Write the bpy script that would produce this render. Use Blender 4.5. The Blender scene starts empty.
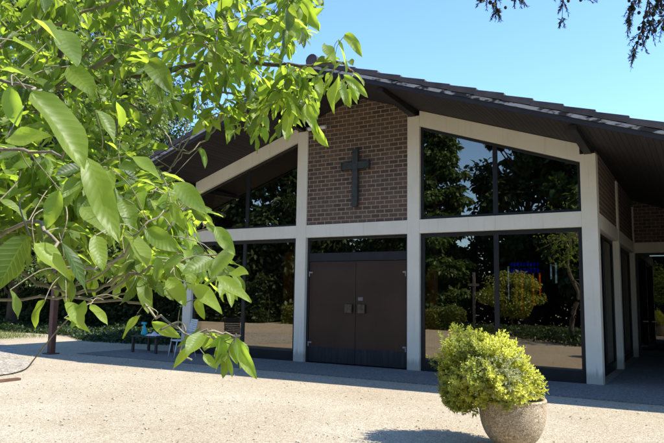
import bpy, math, random
import numpy as np
from mathutils import Vector, Matrix
random.seed(7); rng = np.random.default_rng(11)
sc = bpy.context.scene; COL = sc.collection
# ------------------------------------------------------------------ camera
CAM = np.array([8.906, -13.3792, 1.6]); YAW, PITCH, ROLL = 0.5302, 0.1198, 0.0163; FPX = 632.52
_F = np.array([-math.sin(YAW)*math.cos(PITCH), math.cos(YAW)*math.cos(PITCH), math.sin(PITCH)])
_R0 = np.array([math.cos(YAW), math.sin(YAW), 0.0]); _U0 = np.cross(_R0, _F)
_R = math.cos(ROLL)*_R0 + math.sin(ROLL)*_U0; _U = -math.sin(ROLL)*_R0 + math.cos(ROLL)*_U0
cam = bpy.data.cameras.new('camera'); camo = bpy.data.objects.new('camera', cam); COL.objects.link(camo)
cam.sensor_width = 36; cam.lens = FPX/664*36; cam.clip_end = 3000; cam.clip_start = 0.05
M = Matrix(((_R[0], _U[0], -_F[0], CAM[0]), (_R[1], _U[1], -_F[1], CAM[1]), (_R[2], _U[2], -_F[2], CAM[2]), (0, 0, 0, 1)))
camo.matrix_world = M; sc.camera = camo
# ------------------------------------------------------------------ light
LDIR = Vector((-0.80, -0.18, -1.0)).normalized()
el = math.asin(-LDIR.z); S = -LDIR
w = bpy.data.worlds.new('World'); sc.world = w; w.use_nodes = True
nt = w.node_tree; bg = nt.nodes['Background']
sky = nt.nodes.new('ShaderNodeTexSky'); sky.sky_type = 'NISHITA'; sky.sun_disc = False
sky.sun_elevation = el; sky.sun_rotation = math.atan2(S.x, S.y)
sky.air_density = 1.0; sky.dust_density = 0.2; sky.ozone_density = 2.0; sky.altitude = 0
tintn = nt.nodes.new('ShaderNodeMix'); tintn.data_type = 'RGBA'; tintn.blend_type = 'MULTIPLY'; tintn.inputs[0].default_value = 1.0
nt.links.new(sky.outputs[0], tintn.inputs[6]); tintn.inputs[7].default_value = (0.72, 0.88, 1.10, 1)
nt.links.new(tintn.outputs[2], bg.inputs[0]); bg.inputs[1].default_value = 0.15
sl = bpy.data.lights.new('sun', 'SUN'); sl.energy = 3.8; sl.angle = math.radians(0.5); sl.color = (1.0, 0.94, 0.84)
slo = bpy.data.objects.new('sun', sl); COL.objects.link(slo); slo.location = (20, 5, 25)
slo.rotation_euler = LDIR.to_track_quat('-Z', 'Y').to_euler()
sc.view_settings.view_transform = 'Standard'; sc.view_settings.look = 'None'
sc.view_settings.exposure = 1.30; sc.view_settings.gamma = 1.0; sc.view_settings.use_curve_mapping = False
sc.cycles.max_bounces = 8; sc.cycles.transparent_max_bounces = 16

# ------------------------------------------------------------------ helpers
def ray(u, v): return _F + _R*(u-332)/FPX - _U*(v-221.5)/FPX
def at(u, v, d): return CAM + ray(u, v)*d
def ground(u, v, z=0.0):
    r = ray(u, v); return CAM + r*(z-CAM[2])/r[2]
def onY(u, v, y):
    r = ray(u, v); return CAM + r*(y-CAM[1])/r[1]

class MB:
    def __init__(s): s.v = []; s.f = []
    def box(s, x0, x1, y0, y1, z0, z1):
        s.hexa([(x0,y0,z0),(x1,y0,z0),(x1,y1,z0),(x0,y1,z0),(x0,y0,z1),(x1,y0,z1),(x1,y1,z1),(x0,y1,z1)])
    def hexa(s, p):
        n = len(s.v); s.v += [tuple(map(float, q)) for q in p]
        s.f += [tuple(n+i for i in t) for t in ((0,3,2,1),(4,5,6,7),(0,1,5,4),(1,2,6,5),(2,3,7,6),(3,0,4,7))]
    def prism(s, poly, y0, y1):            # polygon in XZ, counter clockwise, extruded along Y
        n = len(s.v); k = len(poly)
        s.v += [(float(x), float(y0), float(z)) for x, z in poly] + [(float(x), float(y1), float(z)) for x, z in poly]
        s.f.append(tuple(n+i for i in range(k))); s.f.append(tuple(n+k+i for i in reversed(range(k))))
        for i in range(k):
            j = (i+1) % k; s.f.append((n+j, n+i, n+k+i, n+k+j))
    def ring(s, poly, inset, y0, y1, bottom=None):
        ip = inset_poly(poly, inset, bottom)
        n = len(s.v); k = len(poly)
        for P, y in ((poly, y0), (ip, y0), (poly, y1), (ip, y1)): s.v += [(float(x), float(y), float(z)) for x, z in P]
        for i in range(k):
            j = (i+1) % k; a, b, c, d = n+i, n+j, n+k+i, n+k+j; e, f, g, h = n+2*k+i, n+2*k+j, n+3*k+i, n+3*k+j
            s.f += [(a, b, d, c), (e, g, h, f), (b, a, e, f), (c, d, h, g)]
        return ip
    def tube(s, pts, rad, seg=8, cap=True):
        pts = [np.array(p, float) for p in pts]; n0 = len(s.v); k = len(pts)
        if not hasattr(rad, '__len__'): rad = [rad]*k
        up = np.array([0.13, 0.21, 0.97])
        for i, p in enumerate(pts):
            t = pts[min(i+1, k-1)] - pts[max(i-1, 0)]; t = t/(np.linalg.norm(t)+1e-9)
            a = np.cross(t, up)
            if np.linalg.norm(a) < 0.1: a = np.cross(t, [1, 0, 0])
            a /= np.linalg.norm(a); b = np.cross(t, a)
            for q in range(seg):
                th = 2*math.pi*q/seg; s.v.append(tuple(p + rad[i]*(math.cos(th)*a + math.sin(th)*b)))
        for i in range(k-1):
            for q in range(seg):
                r = (q+1) % seg; s.f.append((n0+i*seg+q, n0+i*seg+r, n0+(i+1)*seg+r, n0+(i+1)*seg+q))
        if cap:
            s.f.append(tuple(n0+q for q in reversed(range(seg)))); s.f.append(tuple(n0+(k-1)*seg+q for q in range(seg)))
    def lathe(s, prof, c, seg=40):
        n0 = len(s.v)
        for r, z in prof:
            for q in range(seg):
                th = 2*math.pi*q/seg; s.v.append((c[0]+r*math.cos(th), c[1]+r*math.sin(th), c[2]+z))
        for i in range(len(prof)-1):
            for q in range(seg):
                r = (q+1) % seg; s.f.append((n0+i*seg+q, n0+i*seg+r, n0+(i+1)*seg+r, n0+(i+1)*seg+q))
        s.f.append(tuple(n0+q for q in reversed(range(seg)))); s.f.append(tuple(n0+(len(prof)-1)*seg+q for q in range(seg)))
    def ball(s, c, r, seg=7, rings=5, sz=1.0):
        prof = [(max(1e-4, r*math.sin(math.pi*i/rings)), -r*sz*math.cos(math.pi*i/rings)) for i in range(rings+1)]
        s.lathe(prof, c, seg)
    def build(s, name, m, parent=None, smooth=False, bevel=0.0):
        me = bpy.data.meshes.new(name); me.from_pydata(s.v, [], s.f); me.update()
        if smooth: me.polygons.foreach_set('use_smooth', [True]*len(me.polygons))
        o = bpy.data.objects.new(name, me); COL.objects.link(o)
        if m: me.materials.append(m)
        if parent: o.parent = parent; o.matrix_parent_inverse = Matrix.Translation(-parent.location)
        if bevel:
            b = o.modifiers.new('bevel', 'BEVEL'); b.width = bevel; b.segments = 2; b.limit_method = 'ANGLE'
        return o

def inset_poly(poly, d, bottom=None):
    k = len(poly); out = []; L = []
    for i in range(k):
        a = np.array(poly[i], float); b = np.array(poly[(i+1) % k], float); t = (b-a)/np.linalg.norm(b-a)
        nrm = np.array([-t[1], t[0]]); dd = d
        if bottom is not None and i == 0: dd = bottom
        L.append((a+nrm*dd, t))
    for i in range(k):
        p, t = L[i-1]; q, r = L[i]
        A = np.array([[t[0], -r[0]], [t[1], -r[1]]]); x = np.linalg.solve(A, q-p); out.append(tuple(p+t*x[0]))
    return out

def tag(o, label=None, cat=None, group=None, kind=None):
    if label: o['label'] = label
    if cat: o['category'] = cat
    if group: o['group'] = group
    if kind: o['kind'] = kind
    return o
def empty(name, loc, label, cat, group=None):
    o = bpy.data.objects.new(name, None); COL.objects.link(o); o.location = loc; o.empty_display_size = 0.2
    return tag(o, label, cat, group)

# ------------------------------------------------------------------ materials
class N:
    def __init__(s, name):
        s.m = bpy.data.materials.new(name); s.m.use_nodes = True; s.t = s.m.node_tree
        s.b = s.t.nodes['Principled BSDF']; s.out = s.t.nodes['Material Output']
    def n(s, ty, **k):
        x = s.t.nodes.new(ty)
        for a, b in k.items():
            if a.startswith('i_'): x.inputs[a[2:].replace('_', ' ')].default_value = b
            else: setattr(x, a, b)
        return x
    def l(s, a, b): s.t.links.new(a, b)
    def coord(s, out='Object'): return s.n('ShaderNodeTexCoord').outputs[out]
    def noise(s, vec, scale, detail=4, rough=0.55):
        x = s.n('ShaderNodeTexNoise'); x.inputs['Scale'].default_value = scale; x.inputs['Detail'].default_value = detail
        x.inputs['Roughness'].default_value = rough; s.l(vec, x.inputs['Vector']); return x.outputs['Fac']
    def ramp(s, fac, stops):
        r = s.n('ShaderNodeValToRGB'); e = r.color_ramp.elements
        while len(e) < len(stops): e.new(0.5)
        for i, (p, c) in enumerate(stops):
            e[i].position = p; e[i].color = (*c, 1) if len(c) == 3 else c
        s.l(fac, r.inputs[0]); return r.outputs[0]
    def mix(s, fac, a, b, mode='MIX'):
        x = s.n('ShaderNodeMix', data_type='RGBA', blend_type=mode)
        if hasattr(fac, 'default_value') or hasattr(fac, 'links'): s.l(fac, x.inputs[0])
        else: x.inputs[0].default_value = fac
        for i, c in ((6, a), (7, b)):
            if isinstance(c, tuple): x.inputs[i].default_value = (*c, 1)
            else: s.l(c, x.inputs[i])
        return x.outputs[2]
    def bump(s, h, strength, dist):
        x = s.n('ShaderNodeBump'); x.inputs['Strength'].default_value = strength; x.inputs['Distance'].default_value = dist
        s.l(h, x.inputs['Height']); s.l(x.outputs[0], s.b.inputs['Normal']); return x

def basic(name, c1, c2, rough=0.6, scale=3.0, metal=0.0, bump=0.0, bscale=40, stretch=None):
    k = N(name); v = k.coord()
    if stretch:
        mp = k.n('ShaderNodeMapping'); mp.inputs['Scale'].default_value = stretch; k.l(v, mp.inputs[0]); v = mp.outputs[0]
    f = k.noise(v, scale, 6); k.l(k.ramp(f, [(0.3, c1), (0.7, c2)]), k.b.inputs['Base Color'])
    k.b.inputs['Roughness'].default_value = rough; k.b.inputs['Metallic'].default_value = metal
    if bump: k.bump(k.noise(v, bscale, 3), bump, 0.01)
    return k.m

def brick_mat(name, axis):
    k = N(name); sep = k.n('ShaderNodeSeparateXYZ'); k.l(k.coord(), sep.inputs[0])
    cmb = k.n('ShaderNodeCombineXYZ'); k.l(sep.outputs[axis], cmb.inputs[0]); k.l(sep.outputs['Z'], cmb.inputs[1])
    b = k.n('ShaderNodeTexBrick'); k.l(cmb.outputs[0], b.inputs['Vector'])
    for n_, v_ in (('Scale', 1.0), ('Mortar Size', 0.0105), ('Mortar Smooth', 0.25), ('Bias', 0.0), ('Brick Width', 0.235), ('Row Height', 0.106)): b.inputs[n_].default_value = v_
    b.inputs['Color1'].default_value = (0.185, 0.108, 0.066, 1); b.inputs['Color2'].default_value = (0.078, 0.053, 0.038, 1)
    b.inputs['Mortar'].default_value = (0.44, 0.37, 0.27, 1)
    nz = k.noise(cmb.outputs[0], 26, 5); c = k.mix(nz, b.outputs['Color'], (0.75, 0.72, 0.7), 'MULTIPLY')
    n2 = k.noise(cmb.outputs[0], 2.2, 4); c = k.mix(k.ramp(n2, [(0.4, (0, 0, 0)), (0.75, (0.5, 0.5, 0.5))]), c, (0.16, 0.115, 0.085))
    k.l(c, k.b.inputs['Base Color']); k.b.inputs['Roughness'].default_value = 0.85
    inv = k.n('ShaderNodeMath', operation='SUBTRACT'); inv.inputs[0].default_value = 1.0; k.l(b.outputs['Fac'], inv.inputs[1])
    ad = k.n('ShaderNodeMath', operation='MULTIPLY_ADD'); k.l(nz, ad.inputs[0]); ad.inputs[1].default_value = 0.35; k.l(inv.outputs[0], ad.inputs[2])
    k.bump(ad.outputs[0], 0.7, 0.012); return k.m

def paint_mat():
    k = N('cream_paint'); v = k.coord(); a = k.noise(v, 1.7, 5); b = k.noise(v, 28, 4)
    c = k.ramp(a, [(0.25, (0.78, 0.70, 0.53)), (0.7, (0.86, 0.79, 0.63))])
    c = k.mix(k.ramp(b, [(0.60, (0, 0, 0)), (0.75, (0.35, 0.35, 0.35))]), c, (0.50, 0.45, 0.36))
    mp = k.n('ShaderNodeMapping'); mp.inputs['Scale'].default_value = (14, 14, 0.7); k.l(v, mp.inputs[0])
    st = k.noise(mp.outputs[0], 1.0, 4); c = k.mix(k.ramp(st, [(0.58, (0, 0, 0)), (0.8, (0.4, 0.4, 0.4))]), c, (0.42, 0.38, 0.31))
    sep = k.n('ShaderNodeSeparateXYZ'); k.l(v, sep.inputs[0])
    add = k.n('ShaderNodeMath', operation='MULTIPLY_ADD'); k.l(st, add.inputs[0]); add.inputs[1].default_value = -0.35; k.l(sep.outputs[2], add.inputs[2])
    c = k.mix(k.ramp(add.outputs[0], [(0.0, (0.55, 0.55, 0.55)), (0.13, (0, 0, 0))]), c, (0.20, 0.18, 0.14))
    k.l(c, k.b.inputs['Base Color']); k.b.inputs['Roughness'].default_value = 0.55
    k.bump(k.noise(v, 55, 3), 0.25, 0.004); return k.m

def gravel_mat(name, cols, scale, bumpd=0.012, rough=0.9, patch=(0.88, 0.84, 0.78)):
    k = N(name); v = k.coord()
    vo = k.n('ShaderNodeTexVoronoi'); vo.inputs['Scale'].default_value = scale; k.l(v, vo.inputs['Vector'])
    vo2 = k.n('ShaderNodeTexVoronoi'); vo2.inputs['Scale'].default_value = scale*0.43; k.l(v, vo2.inputs['Vector'])
    bw = k.n('ShaderNodeSeparateColor'); k.l(vo.outputs['Color'], bw.inputs[0])
    bw2 = k.n('ShaderNodeSeparateColor'); k.l(vo2.outputs['Color'], bw2.inputs[0])
    c = k.ramp(bw.outputs[0], cols)
    c2 = k.ramp(bw2.outputs[1], cols); pick = k.ramp(bw2.outputs[2], [(0.72, (0, 0, 0)), (0.74, (1, 1, 1))])
    c = k.mix(pick, c, c2)
    n0 = k.noise(v, 0.33, 3); c = k.mix(k.ramp(n0, [(0.38, (0, 0, 0)), (0.6, (0.6, 0.6, 0.6))]), c, (0.80, 0.76, 0.70), 'MULTIPLY')
    n1 = k.noise(v, 0.9, 6); c = k.mix(k.ramp(n1, [(0.35, (0, 0, 0)), (0.72, (0.75, 0.75, 0.75))]), c, patch, 'MULTIPLY')
    n2 = k.noise(v, 5.5, 5, 0.7); c = k.mix(k.ramp(n2, [(0.55, (0, 0, 0)), (0.8, (0.6, 0.6, 0.6))]), c, (0.62, 0.56, 0.48), 'MULTIPLY')
    k.l(c, k.b.inputs['Base Color']); k.b.inputs['Roughness'].default_value = rough
    ad = k.n('ShaderNodeMath', operation='ADD'); k.l(vo.outputs['Distance'], ad.inputs[0]); k.l(vo2.outputs['Distance'], ad.inputs[1])
    inv = k.n('ShaderNodeMath', operation='MULTIPLY'); k.l(ad.outputs[0], inv.inputs[0]); inv.inputs[1].default_value = -1.0
    k.bump(inv.outputs[0], 0.8, bumpd); return k.m

def leaf_mat(name, lo, hi, trans, veins=False, gloss=0.38, spec=0.5, tfac=0.45):
    k = N(name); at_ = k.n('ShaderNodeAttribute'); at_.attribute_name = 'rnd'; fac = at_.outputs['Fac']
    c = k.ramp(fac, [(0.0, lo), (1.0, hi)])
    tr = k.n('ShaderNodeBsdfTranslucent'); tc = k.mix(fac, tuple(x*0.33 for x in trans), trans)
    if veins:
        uv = k.n('ShaderNodeUVMap'); uv.uv_map = 'uv'; sp = k.n('ShaderNodeSeparateXYZ'); k.l(uv.outputs[0], sp.inputs[0])
        ab = k.n('ShaderNodeMath', operation='ABSOLUTE'); k.l(sp.outputs[0], ab.inputs[0])
        m1 = k.n('ShaderNodeMath', operation='MULTIPLY_ADD'); k.l(ab.outputs[0], m1.inputs[0]); m1.inputs[1].default_value = -0.16; k.l(sp.outputs[1], m1.inputs[2])
        m2 = k.n('ShaderNodeMath', operation='MULTIPLY'); k.l(m1.outputs[0], m2.inputs[0]); m2.inputs[1].default_value = 62.0
        si = k.n('ShaderNodeMath', operation='SINE'); k.l(m2.outputs[0], si.inputs[0])
        vr = k.ramp(si.outputs[0], [(0.80, (0, 0, 0)), (1.0, (1, 1, 1))])
        mid = k.ramp(ab.outputs[0], [(0.0, (1, 1, 1)), (0.07, (0, 0, 0))])
        allv = k.mix(1.0, vr, mid, 'LIGHTEN'); vf = k.n('ShaderNodeMath', operation='MULTIPLY'); k.l(allv, vf.inputs[0]); vf.inputs[1].default_value = 0.34
        c = k.mix(vf.outputs[0], c, tuple(min(1, x*1.7+0.03) for x in hi)); tc = k.mix(vf.outputs[0], tc, tuple(x*0.7 for x in trans))
        k.bump(si.outputs[0], 0.22, 0.0008)
    if veins:
        nb = k.noise(k.coord(), 38, 4, .7); bl = k.ramp(nb, [(0.66, (0, 0, 0)), (0.74, (0.7, 0.7, 0.7))]); c = k.mix(bl, c, (0.20, 0.13, 0.03)); tc = k.mix(bl, tc, (0.35, 0.22, 0.03))
        nb2 = k.noise(k.coord(), 9, 3); c = k.mix(k.ramp(nb2, [(0.35, (0.45, 0.45, 0.45)), (0.6, (0, 0, 0))]), c, (0.02, 0.065, 0.02))
    k.l(c, k.b.inputs['Base Color']); k.l(tc, tr.inputs[0]); k.b.inputs['Roughness'].default_value = gloss
    k.b.inputs['Specular IOR Level'].default_value = spec
    mx = k.n('ShaderNodeMixShader'); mx.inputs[0].default_value = tfac; k.l(k.b.outputs[0], mx.inputs[1]); k.l(tr.outputs[0], mx.inputs[2])
    k.l(mx.outputs[0], k.out.inputs[0]); return k.m

def glass_mat(name, tint, base=0.28, gcol=(0.86, 0.84, 0.78), fm=0.9):
    k = N(name); t = k.n('ShaderNodeBsdfTransparent'); t.inputs[0].default_value = (*tint, 1)
    g = k.n('ShaderNodeBsdfGlossy'); g.inputs[0].default_value = (*gcol, 1); g.inputs['Roughness'].default_value = 0.0
    lw = k.n('ShaderNodeFresnel'); lw.inputs[0].default_value = 1.5
    ma = k.n('ShaderNodeMath', operation='MULTIPLY_ADD'); k.l(lw.outputs[0], ma.inputs[0]); ma.inputs[1].default_value = fm; ma.inputs[2].default_value = base
    v = k.coord(); bp = k.n('ShaderNodeBump'); bp.inputs['Strength'].default_value = 0.05; bp.inputs['Distance'].default_value = 0.01
    k.l(k.noise(v, 0.8, 1), bp.inputs['Height']); k.l(bp.outputs[0], g.inputs['Normal'])
    mx = k.n('ShaderNodeMixShader'); k.l(ma.outputs[0], mx.inputs[0]); k.l(t.outputs[0], mx.inputs[1]); k.l(g.outputs[0], mx.inputs[2])
    k.l(mx.outputs[0], k.out.inputs[0]); return k.m

def colored_glass(name, c):
    k = N(name); t = k.n('ShaderNodeBsdfTransparent'); v = k.coord(); f = k.noise(v, 6, 2)
    k.l(k.ramp(f, [(0.3, tuple(x*0.45 for x in c)), (0.7, c)]), t.inputs[0]); k.l(t.outputs[0], k.out.inputs[0]); return k.m

PAINT = paint_mat()
BRICK = brick_mat('brown_brick', 'X'); BRICKS = brick_mat('brown_brick_side', 'Y')
FRAME = basic('dark_window_frame', (0.006, 0.007, 0.008), (0.013, 0.014, 0.015), 0.45, 6)
WOOD = basic('dark_stained_timber', (0.010, 0.008, 0.0075), (0.022, 0.017, 0.016), 0.65, 2.5, bump=0.3, bscale=60, stretch=(1, 0.15, 1))
TILE = basic('weathered_roof_tile', (0.045, 0.038, 0.036), (0.12, 0.098, 0.088), 0.85, 2.3, bump=0.5, bscale=70)
GLASS = glass_mat('bronze_window_glass', (0.55, 0.53, 0.49), 0.15, (0.95, 0.86, 0.72))
GLASS_SIDE = glass_mat('dark_side_glass', (0.40, 0.39, 0.37), 0.05, (0.8, 0.78, 0.72), 0.25)
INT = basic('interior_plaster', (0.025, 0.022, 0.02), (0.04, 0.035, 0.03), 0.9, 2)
METAL = basic('grey_metal', (0.16, 0.16, 0.16), (0.24, 0.24, 0.23), 0.45, 8, metal=0.6)
CONC = gravel_mat('concrete_paving', [(0.0, (0.12, 0.115, 0.105)), (0.6, (0.19, 0.18, 0.165)), (1.0, (0.30, 0.285, 0.26))], 60, 0.003)
def soffit_mat():
    k = N('soffit_boards'); v = k.coord(); sp = k.n('ShaderNodeSeparateXYZ'); k.l(v, sp.inputs[0])
    m = k.n('ShaderNodeMath', operation='MULTIPLY'); k.l(sp.outputs[0], m.inputs[0]); m.inputs[1].default_value = 1/0.105
    fr = k.n('ShaderNodeMath', operation='FRACT'); k.l(m.outputs[0], fr.inputs[0])
    g = k.ramp(fr.outputs[0], [(0.0, (0, 0, 0)), (0.10, (1, 1, 1)), (0.90, (1, 1, 1)), (1.0, (0, 0, 0))])
    mp = k.n('ShaderNodeMapping'); mp.inputs['Scale'].default_value = (9.5, 0.25, 1); k.l(v, mp.inputs[0]); nz = k.noise(mp.outputs[0], 1, 5)
    c = k.mix(g, (0.004, 0.003, 0.003), k.ramp(nz, [(0.25, (0.013, 0.010, 0.010)), (0.75, (0.034, 0.026, 0.025))]))
    k.l(c, k.b.inputs['Base Color']); k.b.inputs['Roughness'].default_value = 0.75; k.bump(g, 1.0, 0.012); return k.m
SOFFIT = soffit_mat()
def peel_mat():
    k = N('peeling_white_verge_strip'); v = k.coord(); mp = k.n('ShaderNodeMapping'); mp.inputs['Scale'].default_value = (1, 1, 3.0); k.l(v, mp.inputs[0])
    f = k.noise(mp.outputs[0], 5.0, 9, 0.7); f2 = k.noise(v, 1.5, 2)
    ad = k.n('ShaderNodeMath', operation='MULTIPLY_ADD'); k.l(f2, ad.inputs[0]); ad.inputs[1].default_value = 0.7; k.l(f, ad.inputs[2])
    c = k.ramp(ad.outputs[0], [(0.80, (0.030, 0.025, 0.022)), (0.83, (0.30, 0.28, 0.26)), (0.92, (0.46, 0.44, 0.41))])
    k.l(c, k.b.inputs['Base Color']); k.b.inputs['Roughness'].default_value = 0.7; return k.m
PEEL = peel_mat()
def door_mat():
    k = N('bronze_door_sheet'); v = k.coord(); a = k.noise(v, 1.2, 5); c = k.ramp(a, [(0.3, (0.038, 0.021, 0.014)), (0.7, (0.060, 0.034, 0.023))])
    mp = k.n('ShaderNodeMapping'); mp.inputs['Scale'].default_value = (16, 16, 0.9); k.l(v, mp.inputs[0])
    st = k.noise(mp.outputs[0], 1.2, 6, 0.7); c = k.mix(k.ramp(st, [(0.6, (0, 0, 0)), (0.85, (0.3, 0.3, 0.3))]), c, (0.11, 0.12, 0.12))
    k.l(c, k.b.inputs['Base Color']); k.b.inputs['Roughness'].default_value = 0.42; k.b.inputs['Metallic'].default_value = 0.35
    k.bump(k.noise(v, 9, 3), 0.06, 0.01); return k.m
DOOR = door_mat()
def kick_mat():
    k = N('streaked_kick_plate'); v = k.coord(); mp = k.n('ShaderNodeMapping'); mp.inputs['Scale'].default_value = (15, 15, 1.1); k.l(v, mp.inputs[0])
    st = k.noise(mp.outputs[0], 1.2, 6, 0.75); c = k.ramp(st, [(0.45, (0.008, 0.009, 0.010)), (0.62, (0.022, 0.025, 0.028)), (0.8, (0.13, 0.14, 0.15))])
    k.l(c, k.b.inputs['Base Color']); k.b.inputs['Roughness'].default_value = 0.5; return k.m
KICK = kick_mat()

# ------------------------------------------------------------------ ground
GRAVEL = gravel_mat('beige_fine_gravel', [(0.0, (0.24, 0.195, 0.13)), (0.35, (0.40, 0.34, 0.24)), (0.7, (0.51, 0.445, 0.325)), (1.0, (0.64, 0.575, 0.44))], 125, 0.006)
PEBBLE = gravel_mat('grey_coarse_pebbles', [(0.0, (0.17, 0.15, 0.115)), (0.4, (0.34, 0.31, 0.25)), (1.0, (0.56, 0.52, 0.44))], 30, 0.02)
g = MB(); g.v = [(-700,-700,0),(700,-700,0),(700,700,0),(-700,700,0)]; g.f = [(0,1,2,3)]
tag(g.build('ground', GRAVEL), kind='structure')
p = MB(); p.box(-5.6, 13.0, -1.95, 0.0, -0.1, 0.02); p.box(7.2, 13.0, 0.003, 7.9, -0.1, 0.021)
tag(p.build('pavement', CONC), kind='structure')
def patch(name, poly, z, h, m, seed=1, n=26):
    P = np.array(poly, float); c = P.mean(0); mb = MB(); rings = 8; k = len(P)
    dense = []
    for i in range(k):
        for t in np.linspace(0, 1, n//k+2)[:-1]: dense.append(P[i]*(1-t)+P[(i+1) % k]*t)
    D = np.array(dense); r2 = np.random.default_rng(seed); D += r2.normal(0, 0.06, D.shape); kk = len(D)
    for r in range(rings+1):
        f = r/rings
        for q in D: 
            s = 1-f; x, y = c+(q-c)*s if r < rings else c
            mb.v.append((x, y, z + h*min(1, f*4)*(0.8+0.4*math.sin(x*2.1)*math.sin(y*1.7))*(1 if r else 0)))
    for r in range(rings):
        for i in range(kk):
            j = (i+1) % kk; mb.f.append((r*kk+i, r*kk+j, (r+1)*kk+j, (r+1)*kk+i))
    return mb.build(name, m, smooth=True)
tag(patch('path', [(-2.9,-5.6),(-4.2,-4.2),(-6.2,-3.2),(-9.4,-1.3),(-13,-0.2),(-19,-2),(-14,-8),(-6,-9.5)], 0.004, 0.05, PEBBLE), kind='structure')

# ------------------------------------------------------------------ church building
RX, RZ, SL = 1.686, 6.547, 0.338
def zs(x): return RZ - SL*abs(x-RX)
PL0, PL1, PR0, PR1, C0, C1, L0, L1 = 0.0, 0.30, 3.072, 3.372, 6.86, 7.16, -3.766, -3.466
ZT, ZB = 3.406, 3.091
Y0F, Y1F = 0.0, 0.30
ch = empty('church_building', (1.686, 0, 0), 'gabled church with cream posts, dark windows and brown brick gable', 'building')
def post(x0, x1, y0=0.0, y1=0.30, zt=None, name='post'):
    m = MB()
    if zt is None:
        a, b = zs(x0)-0.002, zs(x1)-0.002
        if 'c' : m.hexa([(x0,y0,-0.05),(x1,y0,-0.05),(x1,y1,-0.05),(x0,y1,-0.05),(x0,y0,a),(x1,y0,b),(x1,y1,b),(x0,y1,a)])
    else: m.box(x0, x1, y0, y1, -0.05, zt)
    return m.build(name, PAINT, ch, bevel=0.008)
def zc(x): return zs(x)-0.19 if False else zs(x)
# posts stop below the purlins at the top
for (a, b) in ((PL0, PL1), (PR0, PR1), (C0, C1), (L0, L1)):
    m = MB(); t = min(zs(a), zs(b))-0.125; m.box(a, b, 0.0, 0.30, -0.05, t); m.build('post', PAINT, ch, bevel=0.008)
# horizontal and raking beams
for (a, b) in ((L1, PL0), (PL1, PR0), (PR1, C0)):
    m = MB(); m.box(a+0.001, b-0.001, 0.004, 0.28, ZB, ZT); m.build('beam', PAINT, ch, bevel=0.006)
for (a, b) in ((L1, PL0), (PR1, C0)):
    m = MB(); m.prism([(a+.001, zs(a)-0.375), (b-.001, zs(b)-0.375), (b-.001, zs(b)-0.01), (a+.001, zs(a)-0.01)], 0.004, 0.28); m.build('raking_beam', PAINT, ch, bevel=0.006)
# brick gable
m = MB(); m.prism([(PL1, ZT), (PR0, ZT), (PR0, zs(PR0)-.004), (RX, RZ-.004), (PL1, zs(PL1)-.004)], 0.05, 0.26); m.build('brick_wall', BRICK, ch)
# side walls (right side towards the porch)
Y2, Y3 = 3.59, 7.866
for (a, b) in ((Y2, Y2+0.28), (Y3-0.15, Y3+0.15)):
    m = MB(); m.box(C1-0.28, C1, a, b, -0.05, zs(C1)-.2 if a > 5 else 4.6); m.build('post', PAINT, ch, bevel=0.008)
for (a, b) in ((0.30, Y2), (Y2+0.28, Y3-0.15)):
    m = MB(); m.box(C1-0.26, C1-0.01, a+.001, b-.001, ZB, ZT-.0); m.build('beam', PAINT, ch, bevel=0.006)
    m = MB(); m.box(C1-0.24, C1-0.04, a, b, ZT, zs(C1)-0.004); m.build('brick_wall', BRICKS, ch)
# wing wall facing the porch
m = MB(); m.box(C1+.001, 10.94, Y3-0.1, Y3+0.15, ZB, ZT); m.build('beam', PAINT, ch, bevel=0.006)
m = MB(); m.prism([(C1, ZT), (10.8, ZT), (10.8, zs(10.8)-.004 if zs(10.8) > ZT+.01 else ZT+.01), (C1, zs(C1)-.004)], Y3-0.06, Y3+0.15); m.build('brick_wall', BRICK, ch)
for x in (9.75,):
    m = MB(); m.box(x, x+0.28, Y3-0.12, Y3+0.12, -0.05, ZB-.001); m.build('post', PAINT, ch, bevel=0.008)
m = MB(); m.box(10.95, 11.2, 1.2, Y3-.11, -0.05, zs(11.2)-.004); m.build('brick_wall', BRICKS, ch)
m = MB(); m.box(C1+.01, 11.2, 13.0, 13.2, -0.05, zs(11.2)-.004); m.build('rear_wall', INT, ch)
m = MB(); m.box(10.95, 11.2, Y3+.16, 12.99, -0.05, zs(11.2)-.004); m.build('brick_wall', BRICKS, ch)
# left side and rear walls, interior
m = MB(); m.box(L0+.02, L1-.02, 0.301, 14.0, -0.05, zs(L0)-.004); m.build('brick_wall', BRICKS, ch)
m = MB(); m.box(L1, C0, 0.31, 13.9, -0.1, 0.012); m.build('floor_slab', basic('interior_floor', (0.03, 0.025, 0.02), (0.06, 0.05, 0.04), 0.5, 3), ch)

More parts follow.
